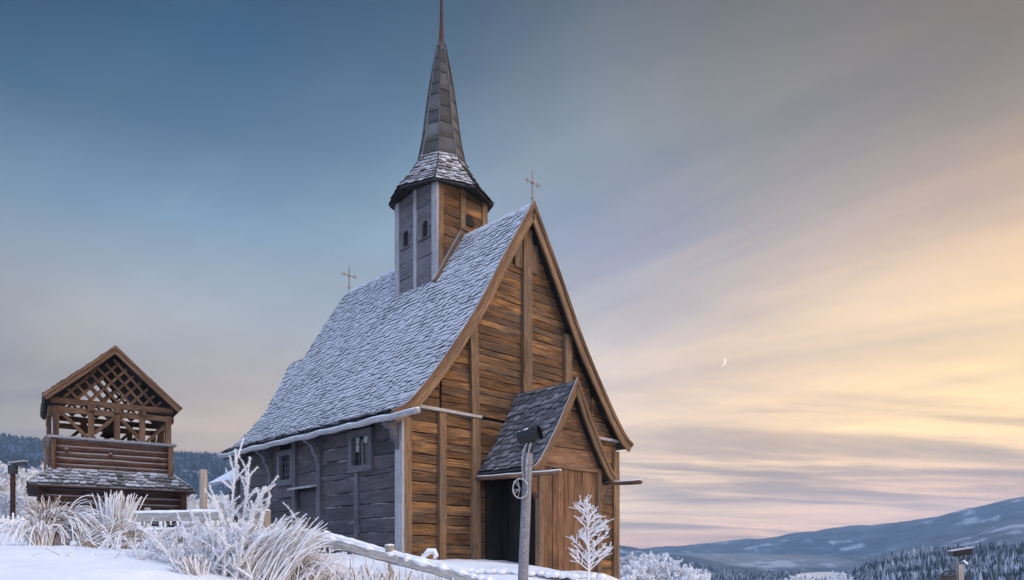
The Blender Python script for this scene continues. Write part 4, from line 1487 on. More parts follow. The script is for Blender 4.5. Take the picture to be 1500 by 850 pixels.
for k in range(14):
    q = h0.lerp(h1, rr(0, .7)) + Vector((rr(-.03, .03), rr(-.04, .04), .076)); s.ball(q, .012 * rr(.5, 1.2), 6, 4, jit=.3, tone=.9)
s.ball(h0 + Vector((-.005, 0, .03)), .03, 7, 5, jit=.3, tone=.9)
s.build('housing_rime', M['frost'], hdv)
b = MB()
b.tube(curve(B, B + Vector((.0, 0, .10)), h0.lerp(h1, .72) - Vector((0, 0, .05))), .018, 8)
b.beam(B + Vector((.02, -.02, -.03)), h0.lerp(h1, .8) - Vector((0, 0, .05)), .035, .012, (0, -1, 0))
b.build('bracket_arm', blk, pole)
b = MB()
c0 = at(762, 716, Yp - .07) - op_
for k in range(3):
    off = rr(-.02, .02)
    b.tube([c0 + Vector((.085 * math.cos(t) * (1 + off), rr(-.012, .012) - .012 * k, .115 * math.sin(t) * (1 - off))) for t in [2 * math.pi * i / 22 for i in range(23)]], [.0075 * rr(.6, 1.5) for _ in range(23)], 6, .25, tone=.85)
b.tube(curve(h0.lerp(h1, .5) - Vector((0, 0, .06)), B + Vector((-.10, -.05, .05)), c0 + Vector((.03, 0, .12)), 14), [.008 * rr(.5, 1.6) for _ in range(15)], 6, .25, tone=.85)
b.tube(curve(h0.lerp(h1, .6) - Vector((0, 0, .05)), B + Vector((-.03, -.07, -.06)), c0 + Vector((.07, 0, .10)), 14), [.010 * rr(.5, 1.6) for _ in range(15)], 6, .25, tone=.85)
for k in range(5):
    t = rr(0, 6.28); b.tube([c0 + Vector((0, 0, 0)), c0 + Vector((.08 * math.cos(t), 0, .11 * math.sin(t)))], .006, 5, .2, tone=.85)
b.build('coiled_cable', plain('rimed_cable', (.16, .15, .15), .7, frost=.75, scale=50), pole)

# second floodlight pole at the lower right
Y2 = 10.0
p0 = at(1401, 850, Y2)
po2 = empty('camera_pole', (p0.x, p0.y, gz(p0.x, p0.y) - .05))
tag(po2, 'pale post carrying a dark tilted camera housing and small lamp, lower right corner', 'security camera')
oq = Vector(po2.location)
def Q(px, py, dy=0.0): return at(px, py, Y2 + dy) - oq
b = MB(); t_ = Q(1402.5, 827)
b.plank((t_.x - .035, t_.y - .03, -.1), (0, 0, 1), (1, 0, 0), (0, -1, 0), t_.z + .1, .07, .06, jw=.003)
b.build('post', M['post_wood'], po2)
b = MB(); t2 = Q(1397.5, 819)
b.tube([(t2.x, t2.y - .06, t2.z - 1.0), (t2.x, t2.y - .06, t2.z)], .016, 8); b.build('conduit', pm, po2)
a, c = Q(1394, 812.5), Q(1422, 808, -.05)
dd = (c - a).normalized()
b = MB()
up = Vector((0, 0, 1)); up = (up - dd * up.dot(dd)).normalized(); sd_ = dd.cross(up)
ring = lambda p, h, w: [p + up * h + sd_ * w, p + up * h - sd_ * w, p - up * h * .9 - sd_ * w * .9, p - up * h * .9 + sd_ * w * .9]
r1_, r2_, r3_ = ring(a, .030, .055), ring(a.lerp(c, .15), .042, .06), ring(c, .040, .06)
for u, v in ((r1_, r2_), (r2_, r3_)):
    for k in range(4):
        b.poly((u[k], u[(k + 1) % 4], v[(k + 1) % 4], v[k]))
b.poly(r1_[::-1]); b.poly(r3_)
hs = b.build('camera_housing', plain('dark_maroon_metal', (.009, .006, .007), .45, .2), po2)
b = MB(); b.plank(a + up * .046 - sd_ * .07 - dd * .02, dd, sd_, up, .29, .14, .014, jw=.004, seg=4); b.build('sun_shield', plain('rimed_shield', (.3, .3, .32), .6, frost=.9), hs)
b = MB(); b.tube(curve(Q(1400, 821.5), Q(1412, 822), Q(1412, 814)), .012, 8); b.build('arm', blk, po2)
b = MB(); b.tube(curve(Q(1398, 837), Q(1382, 834), Q(1381, 843)), .012, 8)
b.plank(Q(1374, 850) + Vector((0, -.05, -.06)), (1, 0, 0), (0, 0, 1), (0, -1, 0), .15, .13, .12, seg=1)
b.build('small_floodlight', blk, po2)
b = MB(); b.tube([Q(1411, 821), Q(1417, 826)], [.014, .016], 7, .2, tone=.9); b.build('white_sensor', M['frost'], po2)

# ================================================================== FROSTED GRASS AND PLANTS
def stalk(mb, p0, dr, length, r0, droop, tone, seg=9, wob=.02, jit=.22, tip=.45, sides=5):
    p = Vector(p0); d_ = Vector(dr).normalized()
    st_ = length / seg
    pts = [p.copy()]
    for i in range(seg):
        d_ = (d_ + Vector((rr(-wob, wob) * 2, rr(-wob, wob) * 2, -droop * st_ * (i + 1) / seg * 2))).normalized()
        p = p + d_ * st_
        pts.append(p.copy())
    mb.tube(pts, [max(.0015, r0 * (1 - (1 - tip) * i / seg)) * rr(.8, 1.25) for i in range(seg + 1)], sides, jit, tone=tone)
    return pts


def needles(mb, pts, n, l, r=.004, tone=.9):
    """Hoarfrost needles along a stalk."""
    for _ in range(n):
        i = random.randrange(len(pts) - 1)
        p = pts[i].lerp(pts[i + 1], random.random())
        d_ = Vector((rr(-1, 1), rr(-1, 1), rr(-.7, 1))).normalized()
        q = l * rr(.3, 1)
        e = d_.orthogonal().normalized() * r
        f = d_.cross(e)
        b0 = len(mb.v)
        mb.v += [p + e, p - e * .5 + f * .87, p - e * .5 - f * .87, p + d_ * q]
        for t in ((0, 1, 3), (1, 2, 3), (2, 0, 3)):
            mb.face(tuple(b0 + k for k in t), ((0, 0),) * 3, ((.5, .5),) * 3, 0, tone)


def tussock(name, base, mean, spread, n, length, droop, label, cat='grass clump', r0=.008, white=.6, group=None, wide=.15, need=3, deep=None):
    """A clump of long grass: mean direction, spread of directions; a share of the blades is thick with rime."""
    b = MB()
    base = Vector(base)
    o = Vector((base.x, base.y, gz(base.x, base.y) - .04))
    mean = Vector(mean).normalized()
    n = int(n * 1.45); r0 *= .78; white = min(.92, white * 1.1)
    for i in range(n):
        q = Vector((rr(-1, 1), rr(-1, 1), rr(-.6, 1)))
        d_ = (mean + q * spread).normalized()
        s = base - o + Vector((rr(-wide, wide), rr(-wide, wide) * (deep or .7), -.05))
        rim = random.random() < white
        L_ = length * rr(.6, 1.1)
        pts = stalk(b, s, d_, L_, r0 * (rr(1.0, 1.9) if rim else rr(.45, .8)), droop * rr(.6, 1.4), rr(.55, 1.0) if rim else rr(-.25, .35), seg=10)
        if rim and need:
            needles(b, pts[3:], need + int(L_ * 6), .03, .004)
    ob = b.build(name, M['grass'])
    ob.location = o
    tag(ob, label, cat, group)
    return ob


random.seed(101)
GRP = 'frosted grass clumps in front of the fence'
# the bent tussocks at the left: a straw core each, with a rimed fringe hanging over it
tussock('grass_tussock', at(68, 806, 8.6), (.10, -.1, 1), .16, 330, .66, 2.6, 'bent tussock with bare straw flank and rimed fringe, leftmost beside the wattle fence', r0=.0062, white=.28, group=GRP, wide=.09)
tussock('grass_tussock', at(58, 803, 8.4), (-.05, -.1, 1), .30, 90, .66, 5.2, 'curtain of rimed blades hanging down the left side of the straw tussock', r0=.0075, white=.85, group=GRP, wide=.10, need=5)
tussock('grass_tussock', at(84, 795, 8.7), (.50, -.1, 1), .20, 150, .80, 3.4, 'arching frosted grass curling right over the straw tussock, left of the tower base', r0=.0085, white=.75, group=GRP, wide=.10, need=6)
tussock('grass_tussock', at(108, 808, 8.5), (1.0, .05, .62), .12, 320, .74, .45, 'straw clump leaning to the right with brown shaded side, below the bell tower', r0=.006, white=.26, group=GRP, wide=.12)
tussock('grass_tussock', at(166, 800, 8.8), (.08, 0, 1), .17, 150, .66, .9, 'upright frosted grass with feathery rimed tips, left end of the flat rails', r0=.0075, white=.75, group=GRP, wide=.12, need=9)
tussock('grass_tussock', at(146, 829, 8.0), (1.0, .1, .12), .11, 330, 1.05, .22, 'flattened straw bundle lying on the snow in front of the flat rails', r0=.006, white=.34, group=GRP, wide=.14)
tussock('grass_tussock', at(200, 812, 8.3), (1.0, .1, .72), .10, 130, .85, .7, 'loose pale grass sweeping up to the right across the flat rails', r0=.0055, white=.6, group=GRP, wide=.13)
tussock('grass_tussock', at(285, 862, 7.2), (-.15, -.1, 1), .22, 260, .36, 3.0, 'white cone-shaped grass tuft with straw right side at the bottom edge', r0=.0075, white=.6, group=GRP, wide=.09, need=7)
tussock('grass_tussock', at(385, 856, 7.6), (.50, 0, 1), .13, 330, .80, 1.0, 'thick straw clump leaning right below the stubby post', r0=.006, white=.64, group=GRP, wide=.20, need=4)
tussock('grass_tussock', at(432, 860, 7.8), (.20, 0, 1), .26, 240, .56, 3.4, 'drooping frosted grass in front of the plank rail end', r0=.0065, white=.7, group=GRP, wide=.22, need=4)
tussock('grass_tussock', at(338, 846, 7.6), (.15, 0, 1), .24, 190, .62, 1.8, 'grass clump around the foot of the tall rimed stalks', r0=.007, white=.6, group=GRP, wide=.2, need=6)

# tall rimed shrub in the middle
def shrub(name, base, stems, label, r0=.022, need=60, branches=5):
    r0 *= .42; need *= 5
    b = MB()
    base = Vector(base)
    o = Vector((base.x, base.y, gz(base.x, base.y) - .05))
    for (dx, dr, L_, rk) in stems:
        pts = stalk(b, base - o + Vector((dx, rr(-.1, .1), 0)), dr, L_, r0 * rk, .15, .95, seg=14, wob=.012, jit=.3, tip=.55, sides=7)
        needles(b, pts, int(need * L_ * 1.4), .042, .0042)
        for k in range(int(branches * L_ * 1.7)):
            i = random.randrange(4, len(pts))
            dd_ = (Vector(dr).normalized() * .6 + Vector((rr(-1, 1), rr(-.7, .7), rr(-.1, .8)))).normalized()
            q = stalk(b, pts[i], dd_, rr(.08, .30), r0 * rk * .5, .6, .9, seg=5, wob=.08, jit=.3, sides=6)
            needles(b, q, int(need * .26), .032, .0034)
    ob = b.build(name, M['frost'])
    ob.location = o
    tag(ob, label, 'shrub')
    return ob


shrub('frosted_shrub', at(336, 832, 8.0), [(.0, (.03, 0, 1), 1.2, 1.2), (.08, (.14, 0, 1), 1.0, .9), (.10, (.42, 0, 1), .80, .8), (.05, (.27, .1, 1), .72, .8), (.16, (.2, 0, 1), .70, .9), (.14, (.8, 0, 1), .7, .7), (.2, (1.0, -.1, .9), .78, .75), (.02, (.5, -.1, 1), .9, .7)],
      'tall white rimed stalks rising above the fence, tallest plant at left of the church', need=110, branches=9)
shrub('frosted_shrub', at(350, 806, 7.9), [(0, (-.42, -.1, 1), .62, 1.5), (-.1, (-.75, -.1, .65), .5, 1.2), (-.05, (-1, -.1, .35), .55, 1.1), (-.05, (-.6, -.2, .2), .5, 1.3), (0.02, (-.3, 0, .75), .5, 1.0)],
      'snow-laden limbs leaning left beneath the tall rimed stalks', r0=.026, need=90, branches=8)
shrub('frosted_shrub', at(330, 846, 7.5), [(k * .07 - .25, (rr(-.8, .8), rr(-.3, .1), rr(.4, 1)), rr(.22, .5), 1.0) for k in range(9)] + [(rr(-.45, .2), (rr(-.9, .9), rr(-.4, .2), rr(.3, 1)), rr(.2, .62), rr(.6, 1.1)) for k in range(22)],
      'low tangle of snow-clumped twigs at the foot of the tall stalks', r0=.022, need=110, branches=12)
random.seed(55)
shrub('frosted_shrub', at(137, 826, 7.9), [(.0, (.62, 0, 1), .36, .5), (.03, (.55, 0, 1), .33, .45), (.3, (-.25, 0, 1), .30, .5), (.36, (-.5, 0, .9), .22, .45)],
      'small bent stems meeting in a frosted peak on the open snow', r0=.022, need=50, branches=3)
shrub('frosted_shrub', at(170, 838, 7.5), [(0, (.1, 0, 1), .13, .6), (.02, (.5, 0, 1), .12, .6), (-.01, (-.4, 0, 1), .09, .5)],
      'tiny white seedling on the snow, nearest the left edge', r0=.022, need=110, branches=14)
shrub('frosted_shrub', at(208, 840, 7.5), [(0, (.15, 0, 1), .22, .6), (.04, (.2, 0, 1), .21, .5), (-.02, (-.4, 0, 1), .14, .5), (.08, (.35, 0, 1), .19, .5)],
      'small frosted seedling beside the flattened straw bundle', r0=.022, need=100, branches=12)
# curled frosted plant on the fence and a bare sprig
b = MB(); q0 = at(614, 836, 8.9)
pts = [at(px, py, 8.9) - q0 for px, py in ((612, 838), (616, 826), (621, 815), (628, 808), (636, 808), (639, 814), (636, 818))]
b.tube(pts, [.026, .028, .032, .034, .032, .026, .016], 8, .3, tone=.95); needles(b, pts, 220, .05, .007)
ob = b.build('curled_plant', M['frost']); ob.location = q0
tag(ob, 'curled white rimed plant standing at the fence before the brown gable', 'plant')
b = MB(); q0 = at(735, 846, 9.4)
for dx, L_ in ((-.4, .14), (.05, .17), (.45, .15), (.7, .10), (-.75, .1)):
    pts = stalk(b, (0, 0, -.06), (dx, 0, 1), L_ + .06, .006, .2, .6, seg=4); needles(b, pts, 20, .02, .003)
ob = b.build('bare_sprig', M['grass']); ob.location = q0
tag(ob, 'tiny bare sprig poking from the snow left of the floodlight pole', 'plant')

# snow-capped stone edging along the crest before the porch
random.seed(64)
ek = empty('stone_edging', at(760, 843, 9.55))
tag(ek, 'row of dark rough stones under a lumpy snow cap before the porch', 'stone edging')
oe = Vector(ek.location)
b = MB(); c_ = MB()
px = 648.0
while px < 884:
    w_ = rr(9, 20)
    yy = 838 + max(0, (px - 740)) * .055 + rr(-1, 1)
    p = at(px + w_ / 2, yy + 6, 9.55 + rr(-.06, .06)) - oe
    b.ball(p + Vector((0, 0, -.10)), w_ / F * 9.6 * .62, 8, 6, jit=.12, squash=.95, tone=random.random())
    px += w_
for k in range(150):
    px = rr(640, 884)
    yy = 834.5 + max(0, (px - 740)) * .055 + rr(-1.2, 1.2)
    p = at(px, yy + 3, 9.55 + rr(-.16, .06)) - oe
    c_.ball(p, rr(.030, .075), 9, 7, jit=.10, squash=.62, tone=.95)
    if random.random() < .5: needles(c_, [p, p + Vector((rr(-.05, .05), rr(-.05, .05), .03))], 5, .035, .004)
b.build('stones', plain('dark_stone', (.06, .052, .045), .9, scale=8, frost=.25), ek)
c_.build('snow_cap', M['frost'], ek, smooth=True)

# frosted sapling before the porch
random.seed(77)
b = MB()
s0 = at(862, 862, 9.3); s0.z = gz(s0.x, s0.y) - .03
topz = at(866, 727, 9.3).z - s0.z
stem = stalk(b, (0, 0, 0), (.03, 0, 1), topz, .010, 0, .75, seg=18, wob=.008, jit=.2, tip=.35, sides=6)
needles(b, stem, 500, .03, .004)
for i in range(3, 17):
    z = stem[i].z / topz
    if z < .22: continue
    for k in range(3):
        a = rr(0, 6.28)
        L_ = (.44 * (1 - z) ** .8 + .06) * rr(.7, 1.15)
        d_ = Vector((math.cos(a), math.sin(a), rr(.5, .95)))
        q = stalk(b, stem[i] + Vector((0, 0, rr(-.03, .03))), d_, L_, .0042, -.25, .95, seg=6, wob=.03, jit=.25, tip=.7, sides=6)
        needles(b, q, int(110 + 620 * L_), .021, .0026)
        for m in range(int(L_ * 20)):
            j = random.randrange(2, 6)
            e = (Vector(d_).normalized() + Vector((rr(-1.1, 1.1), rr(-1.1, 1.1), rr(-.5, .7)))).normalized()
            q2 = stalk(b, q[j], e, rr(.05, .15), .0036, -.2, .95, seg=4, wob=.04, jit=.25, tip=.8)
            needles(b, q2, 60, .019, .0024)
ob = b.build('young_tree', M['frost']); ob.location = s0
tag(ob, 'small white frosted sapling in front of the porch front boards', 'sapling')

# loose weeds under the snowy fence: nobody could count these
random.seed(91)
b = MB()
for k in range(900):
    px = rr(425, 690); t = (px - 425) / 265
    Y = rr(7.9, 8.75)
    p = at(px, 800 + 40 * t, Y); zz = gz(p.x, p.y)
    ztop = at(px, 796 + 48 * t + rr(0, 40), Y).z
    hgt = max(.05, ztop - zz)
    if random.random() < .25: hgt *= rr(.5, 1)
    tn_ = rr(.5, 1) if random.random() < .75 else rr(-.2, .3)
    pts = stalk(b, (p.x, p.y, zz - .03), (rr(-.3, .45), rr(-.3, .3), 1), hgt * rr(.7, 1.05), rr(.005, .014), .8, tn_, seg=6, jit=.25)
    if random.random() < .5: needles(b, pts[2:], 8, .03, .004)
for k in range(500):
    px = rr(120, 470); Y = rr(7.4, 8.9)
    p = at(px, 830, Y); zz = gz(p.x, p.y)
    tn_ = rr(.4, 1) if random.random() < .7 else rr(-.2, .3)
    if px < 250 and Y < 8.1: continue
    stalk(b, (p.x, p.y, zz - .03), (rr(-.8, .9), rr(-.4, .3), rr(.5, 1)), rr(.15, .42), rr(.004, .009), 1.6, tn_, seg=6, jit=.25)
for k in range(46):
    px = rr(0, 330); Y = rr(6.9, 8.3)
    p = at(px, 830, Y); zz = gz(p.x, p.y)
    pts = stalk(b, (p.x, p.y, zz - .03), (rr(-1, 1), rr(-.4, .4), rr(.3, 1)), rr(.06, .22), rr(.002, .004), 1.2, rr(-.2, .9), seg=5, jit=.2)
    if k % 2: needles(b, pts[1:], 12, .02, .0025)
tag(b.build('frosted_weeds', M['grass']), 'frosted weeds and straw along the foot of the fences', 'weeds', kind='stuff')

# ================================================================== FROSTED TREES
def frost_tree(name, seed, h, birch=True):
    random.seed(seed)
    root = empty(name, (0, 0, 0))
    tr = MB(); cr_ = MB()
    trunk = stalk(tr, (0, 0, -.3), (rr(-.04, .04), rr(-.04, .04), 1), h * .92, h * .016, 0, .35, seg=12, wob=.02, jit=.1, tip=.15, sides=7)
    def grow(p, d_, L_, r, lev):
        q = stalk(tr if lev < 2 else cr_, p, d_, L_, r, .12 / max(L_, .3) if lev > 1 else -.03, .35 if lev < 1 else .8, seg=5 if lev < 2 else 3, wob=.07, jit=.15, tip=.4, sides=4 if lev < 2 else 3)
        if lev == 2:
            # tufts of rime along the twig: small bent leaf-sized flakes
            for _ in range(20):
                i = random.randrange(len(q) - 1)
                c = q[i].lerp(q[i + 1], random.random()) + Vector((rr(-1, 1), rr(-1, 1), rr(-1, .6))) * L_ * .22
                s = h * rr(.0035, .009)
                e1 = Vector((rr(-1, 1), rr(-1, 1), rr(-1, 1))).normalized(); e2 = e1.orthogonal().normalized()
                b0 = len(cr_.v)
                cr_.v += [c - e1 * s * 2.2, c + e2 * s * .6, c + e1 * s * 2.2, c - e2 * s * .6 + e1.cross(e2) * s * .4]
                cr_.face((b0, b0 + 1, b0 + 2, b0 + 3), ((0, 0),) * 4, ((.5, .5),) * 4, 0, rr(.35, 1))
            return
        n = 5 if lev == 0 else 7
        for _ in range(n):
            i = random.randrange(1, len(q))
            e = (Vector(d_).normalized() * .7 + Vector((rr(-.8, .8), rr(-.8, .8), rr(-.2, .7)))).normalized()
            grow(q[i], e, L_ * rr(.35, .6), r * .5, lev + 1)
    for i in range(3, 13):
        z = i / 12
        for _ in range(4):
            a = rr(0, 6.28)
            L_ = h * (.34 * math.sin(min(1, (1 - z) * 1.25 + .12) * math.pi * .62) ** 1.0 + .04) * rr(.7, 1.15)
            grow(trunk[i], (math.cos(a), math.sin(a), rr(.5, 1.3)), L_, h * .006, 0)
    tr.build('trunk', M['tree_frost'], root)
    cr_.build('crown', M['tree_frost'], root)
    return root


protos = [frost_tree('frosted_birch', 300 + k, 7.0) for k in range(3)]
GR, GL = 'frosted birches below the right corner of the church', 'frosted trees behind the bell tower'
spots = [  # px of trunk, py of top, depth, label, group
    (962, 815, 62, 'tallest white frosted birch just right of the church corner', GR),
    (984, 824, 58, 'round-topped frosted birch right of the tallest one', GR),
    (934, 817, 75, 'slim frosted birch between the church corner and the tallest birch', GR),
    (915, 819, 88, 'frosted birch standing closest to the church right corner', GR),
    (946, 833, 55, 'low frosted birch in front of the slim one', GR),
    (1004, 838, 60, 'low frosted birch at the right end of the clump', GR),
    (923, 836, 60, 'low frosted birch at the left end of the clump, by the corner post', GR),
    (1170, 846, 110, 'frosted treetop at the bottom edge, left of the lake', GR),
    (1224, 841, 130, 'rimed treetop at the bottom edge, just right of the lake', GR),
    (10, 682, 34, 'pale frosted tree at the left edge behind the lamp post', GL),
    (47, 688, 40, 'frosted tree beside the bell tower left eave', GL),
    (30, 722, 30, 'low frosted thicket tree between lamp post and bell tower', GL),
    (-14, 700, 30, 'frosted tree cut by the left edge of the picture', GL),
    (56, 728, 33, 'short frosted tree touching the left corner of the tower base', GL),
    (276, 728, 40, 'grey frosted tree right of the bell tower base', GL),
    (322, 728, 44, 'frosted tree glimpsed behind the tall white post', GL),
    (12, 738, 27, 'low rimed bush tree behind the wattle fence', GL),
]
for i, (px, py, Y, lb, gr) in enumerate(spots):
    o = protos[i] if i < 3 else copy_tree(protos[i % 3])
    p = at(px, py, Y)
    zb = gz(p.x, p.y)
    hgt = max(1.2, p.z - zb)
    o.location = (p.x, p.y, zb)
    o.rotation_euler.z = i * 1.7
    s = hgt / 6.9
    wide_ = s * (1.0 if py < 826 else 1.15)
    if hgt > 8: wide_ = s * .75
    o.scale = (wide_, wide_, s)
    tag(o, lb, 'tree', gr)

# ================================================================== MOON
b = MB()
mr = 56.0
mc = at(1057, 529.5, 9000)
vd = Vector(mc).normalized()
rt = vd.cross(Vector((0, 0, 1))).normalized(); upv = rt.cross(vd)
n = 18
oc = []
for k in range(n + 1):
    a = -1.35 + 2.7 * k / n - .22
    oc.append((math.cos(a), math.sin(a)))
rot = -.22
def lune(k, f):
    ph = -1.45 + 2.9 * k / n
    lon = math.pi / 2 - .95 * f           # bright edge to terminator
    x, y, z = math.cos(ph) * math.sin(lon), math.sin(ph), math.cos(ph) * math.cos(lon)
    x, y = x * math.cos(rot) - y * math.sin(rot), x * math.sin(rot) + y * math.cos(rot)
    return rt * (x * mr) + upv * (y * mr) - vd * (z * mr)
for k in range(n):
    for j in range(4):
        b.poly([lune(k, j / 4), lune(k + 1, j / 4), lune(k + 1, (j + 1) / 4), lune(k, (j + 1) / 4)])
mm, ntm, bm_ = new_mat('moonlight')
bm_.inputs['Base Color'].default_value = (0, 0, 0, 1)
bm_.inputs['Emission Color'].default_value = (1.0, .93, .74, 1)
bm_.inputs['Emission Strength'].default_value = 1.1
ob = b.build('moon', mm); ob.location = mc
tag(ob, 'thin pale crescent moon in the evening sky right of the church', 'moon')

# ================================================================== AIR
HAZE_TOP = float(GZ.max()) + 8
bm = MB()
hb = [(-4700, -4700), (4700, -4700), (4700, 4700), (-4700, 4700)]
zb_ = float(GZ.min()) - 1.0
bm.poly([(x, y, zb_) for x, y in hb][::-1]); bm.poly([(x, y, HAZE_TOP) for x, y in hb])
for k in range(4):
    (xa, ya), (xb, yb) = hb[k], hb[(k + 1) % 4]
    bm.poly([(xa, ya, zb_), (xb, yb, zb_), (xb, yb, HAZE_TOP), (xa, ya, HAZE_TOP)])
mh = bpy.data.materials.new('haze_air'); mh.use_nodes = True
nth = mh.node_tree; nth.nodes.clear()
out = nth.nodes.new('ShaderNodeOutputMaterial'); vp = nth.nodes.new('ShaderNodeVolumePrincipled')
vp.inputs['Color'].default_value = (.36, .63, 1.0, 1)
vp.inputs['Density'].default_value = 1.9e-4
nth.links.new(vp.outputs[0], out.inputs['Volume'])
tag(bm.build('haze', mh), 'thin blue winter haze in the valley air', 'haze', kind='stuff')

mi_ = MB()
for cx_, cy_, cz_, sx_, sz_ in ((0, 0, 0, 1, 1), (.7, .5, .3, .8, .7), (-.7, -.3, -.2, .8, .8), (.3, -.8, -.3, .7, .6), (-.4, .9, .5, .9, .8)):
    mi_.ball((cx_, cy_, cz_), sx_, 32, 16, squash=sz_)
mo = mi_.build('mist', None or mh)
mo.location = (560, 2050, -14); mo.scale = (230, 420, 24); mo.rotation_euler.z = .5
mm2 = bpy.data.materials.new('mist_air'); mm2.use_nodes = True
ntm2 = mm2.node_tree; ntm2.nodes.clear()
o2_ = ntm2.nodes.new('ShaderNodeOutputMaterial'); v2 = ntm2.nodes.new('ShaderNodeVolumePrincipled')
v2.inputs['Color'].default_value = (.92, .94, .97, 1); v2.inputs['Density'].default_value = .0011
ntm2.links.new(v2.outputs[0], o2_.inputs['Volume'])
mo.data.materials.clear(); mo.data.materials.append(mm2)
tag(mo, 'low pale fog bank lying in the far valley', 'mist', kind='stuff')

# ================================================================== SKY AND SUN
wd_ = bpy.data.worlds.new('World'); SC.world = wd_; wd_.use_nodes = True
nw = wd_.node_tree; nw.nodes.clear()
Lw = nw.links
SUN_AZ, SUN_EL = math.radians(108), math.radians(9)      # bearing clockwise from the view direction
sky = nw.nodes.new('ShaderNodeTexSky'); sky.sky_type = 'NISHITA'; sky.sun_disc = False
sky.sun_elevation = SUN_EL; sky.sun_rotation = SUN_AZ
sky.air_density = 1.0; sky.dust_density = 2.0; sky.ozone_density = 1.5
b1 = nw.nodes.new('ShaderNodeBackground'); b1.inputs[1].default_value = .10
Lw.new(sky.outputs[0], b1.inputs[0])
tc = nw.nodes.new('ShaderNodeTexCoord').outputs['Generated']
sx = nw.nodes.new('ShaderNodeSeparateXYZ'); Lw.new(tc, sx.inputs[0])
X_, Y_, Z_ = sx.outputs
azn = math_n(nw, 'ARCTAN2', X_, Y_)                        # -pi..pi, 0 ahead, + to the right
hyp = math_n(nw, 'SQRT', math_n(nw, 'ADD', math_n(nw, 'MULTIPLY', X_, X_), math_n(nw, 'MULTIPLY', Y_, Y_)))
tel = math_n(nw, 'DIVIDE', Z_, math_n(nw, 'MAXIMUM', hyp, 1e-4))   # tangent of the elevation
# clouds lie on a high sheet: project the direction on it
den = math_n(nw, 'ADD', math_n(nw, 'MAXIMUM', Z_, 0), .11)
cb = nw.nodes.new('ShaderNodeCombineXYZ')
Lw.new(math_n(nw, 'DIVIDE', X_, den), cb.inputs[0]); Lw.new(math_n(nw, 'DIVIDE', Y_, den), cb.inputs[1])
mpw = nw.nodes.new('ShaderNodeMapping'); mpw.inputs['Rotation'].default_value = (0, 0, math.radians(24)); mpw.inputs['Scale'].default_value = (.30, 1.15, 1)
Lw.new(cb.outputs[0], mpw.inputs[0])
cn = nw.nodes.new('ShaderNodeTexNoise'); cn.inputs['Scale'].default_value = 1.0; cn.inputs['Detail'].default_value = 9; cn.inputs['Roughness'].default_value = .62; cn.inputs['Distortion'].default_value = .5
Lw.new(mpw.outputs[0], cn.inputs['Vector'])
cn2 = noise_n(nw, cb.outputs[0], .55, 5, .55)
azw = math_n(nw, 'ADD', azn, math_n(nw, 'MULTIPLY', math_n(nw, 'SUBTRACT', cn2, .5), .25))
u01 = math_n(nw, 'ADD', math_n(nw, 'DIVIDE', azw, 2 * math.pi), .5)


def lin(c):
    return tuple((v / 255 / 12.92 if v / 255 <= .04045 else ((v / 255 + .055) / 1.055) ** 2.4) for v in c)


AZS = [-180, -120, -70, -35, -21, -8, 8, 20, 35, 60, 95, 140, 180]
BK = 1.0
SKYROWS = [  # tangent of elevation, colours (sRGB) by bearing
    (0.00, [(158, 166, 183), (154, 166, 191), (165, 158, 165), (184, 164, 152), (218, 184, 160), (232, 192, 166), (236, 196, 170), (236, 194, 162), (230, 194, 166), (255, 215, 160), (255, 212, 145), (235, 200, 180), (158, 166, 183)]),
    (0.07, [(158, 171, 193), (154, 169, 197), (160, 158, 168), (180, 162, 152), (216, 188, 164), (230, 200, 170), (248, 222, 178), (246, 214, 168), (236, 200, 166), (255, 220, 160), (255, 222, 155), (240, 205, 185), (158, 171, 193)]),
    (0.16, [(158, 173, 198), (149, 166, 197), (156, 158, 168), (176, 164, 158), (208, 186, 168), (216, 196, 174), (222, 204, 174), (244, 216, 164), (255, 230, 164), (255, 228, 160), (255, 224, 160), (240, 208, 190), (158, 173, 198)]),
    (0.30, [(158, 173, 200), (144, 163, 197), (146, 156, 172), (160, 162, 166), (172, 178, 184), (178, 184, 190), (192, 188, 178), (214, 198, 168), (238, 212, 162), (250, 220, 160), (250, 220, 165), (230, 205, 198), (158, 173, 200)]),
    (0.42, [(156, 172, 200), (139, 161, 197), (112, 138, 162), (118, 144, 168), (134, 160, 186), (144, 168, 190), (160, 170, 182), (182, 176, 166), (206, 184, 154), (228, 202, 155), (235, 208, 165), (215, 198, 198), (156, 172, 200)]),
    (0.54, [(153, 171, 200), (139, 161, 199), (76, 108, 138), (76, 110, 140), (98, 130, 160), (118, 146, 174), (142, 154, 168), (154, 152, 152), (162, 148, 134), (185, 168, 145), (205, 185, 155), (200, 190, 200), (153, 171, 200)]),
    (0.66, [(150, 170, 201), (136, 160, 199), (44, 74, 104), (46, 78, 108), (68, 104, 136), (90, 116, 142), (120, 130, 142), (126, 126, 128), (126, 116, 110), (150, 140, 130), (185, 170, 158), (190, 185, 202), (150, 170, 201)]),
    (0.80, [(148, 169, 202), (134, 159, 199), (30, 58, 86), (24, 54, 82), (40, 74, 104), (64, 92, 118), (100, 108, 118), (104, 102, 104), (96, 90, 90), (120, 115, 115), (160, 155, 155), (180, 180, 205), (148, 169, 202)]),
    (1.50, [(160, 177, 206), (144, 166, 206), (90, 122, 162), (80, 108, 142), (85, 110, 142), (95, 112, 138), (110, 118, 134), (115, 116, 128), (120, 118, 126), (140, 138, 146), (172, 168, 175), (182, 184, 208), (160, 177, 206)]),
]
GAIN = {-180: 3.9, -120: 3.3, -70: 1.4, 60: 1.7, 95: 2.9, 140: 4.0, 180: 3.9}  # unseen sky behind and beside the camera, brightened to light snow and walls
cur = None
prev = None
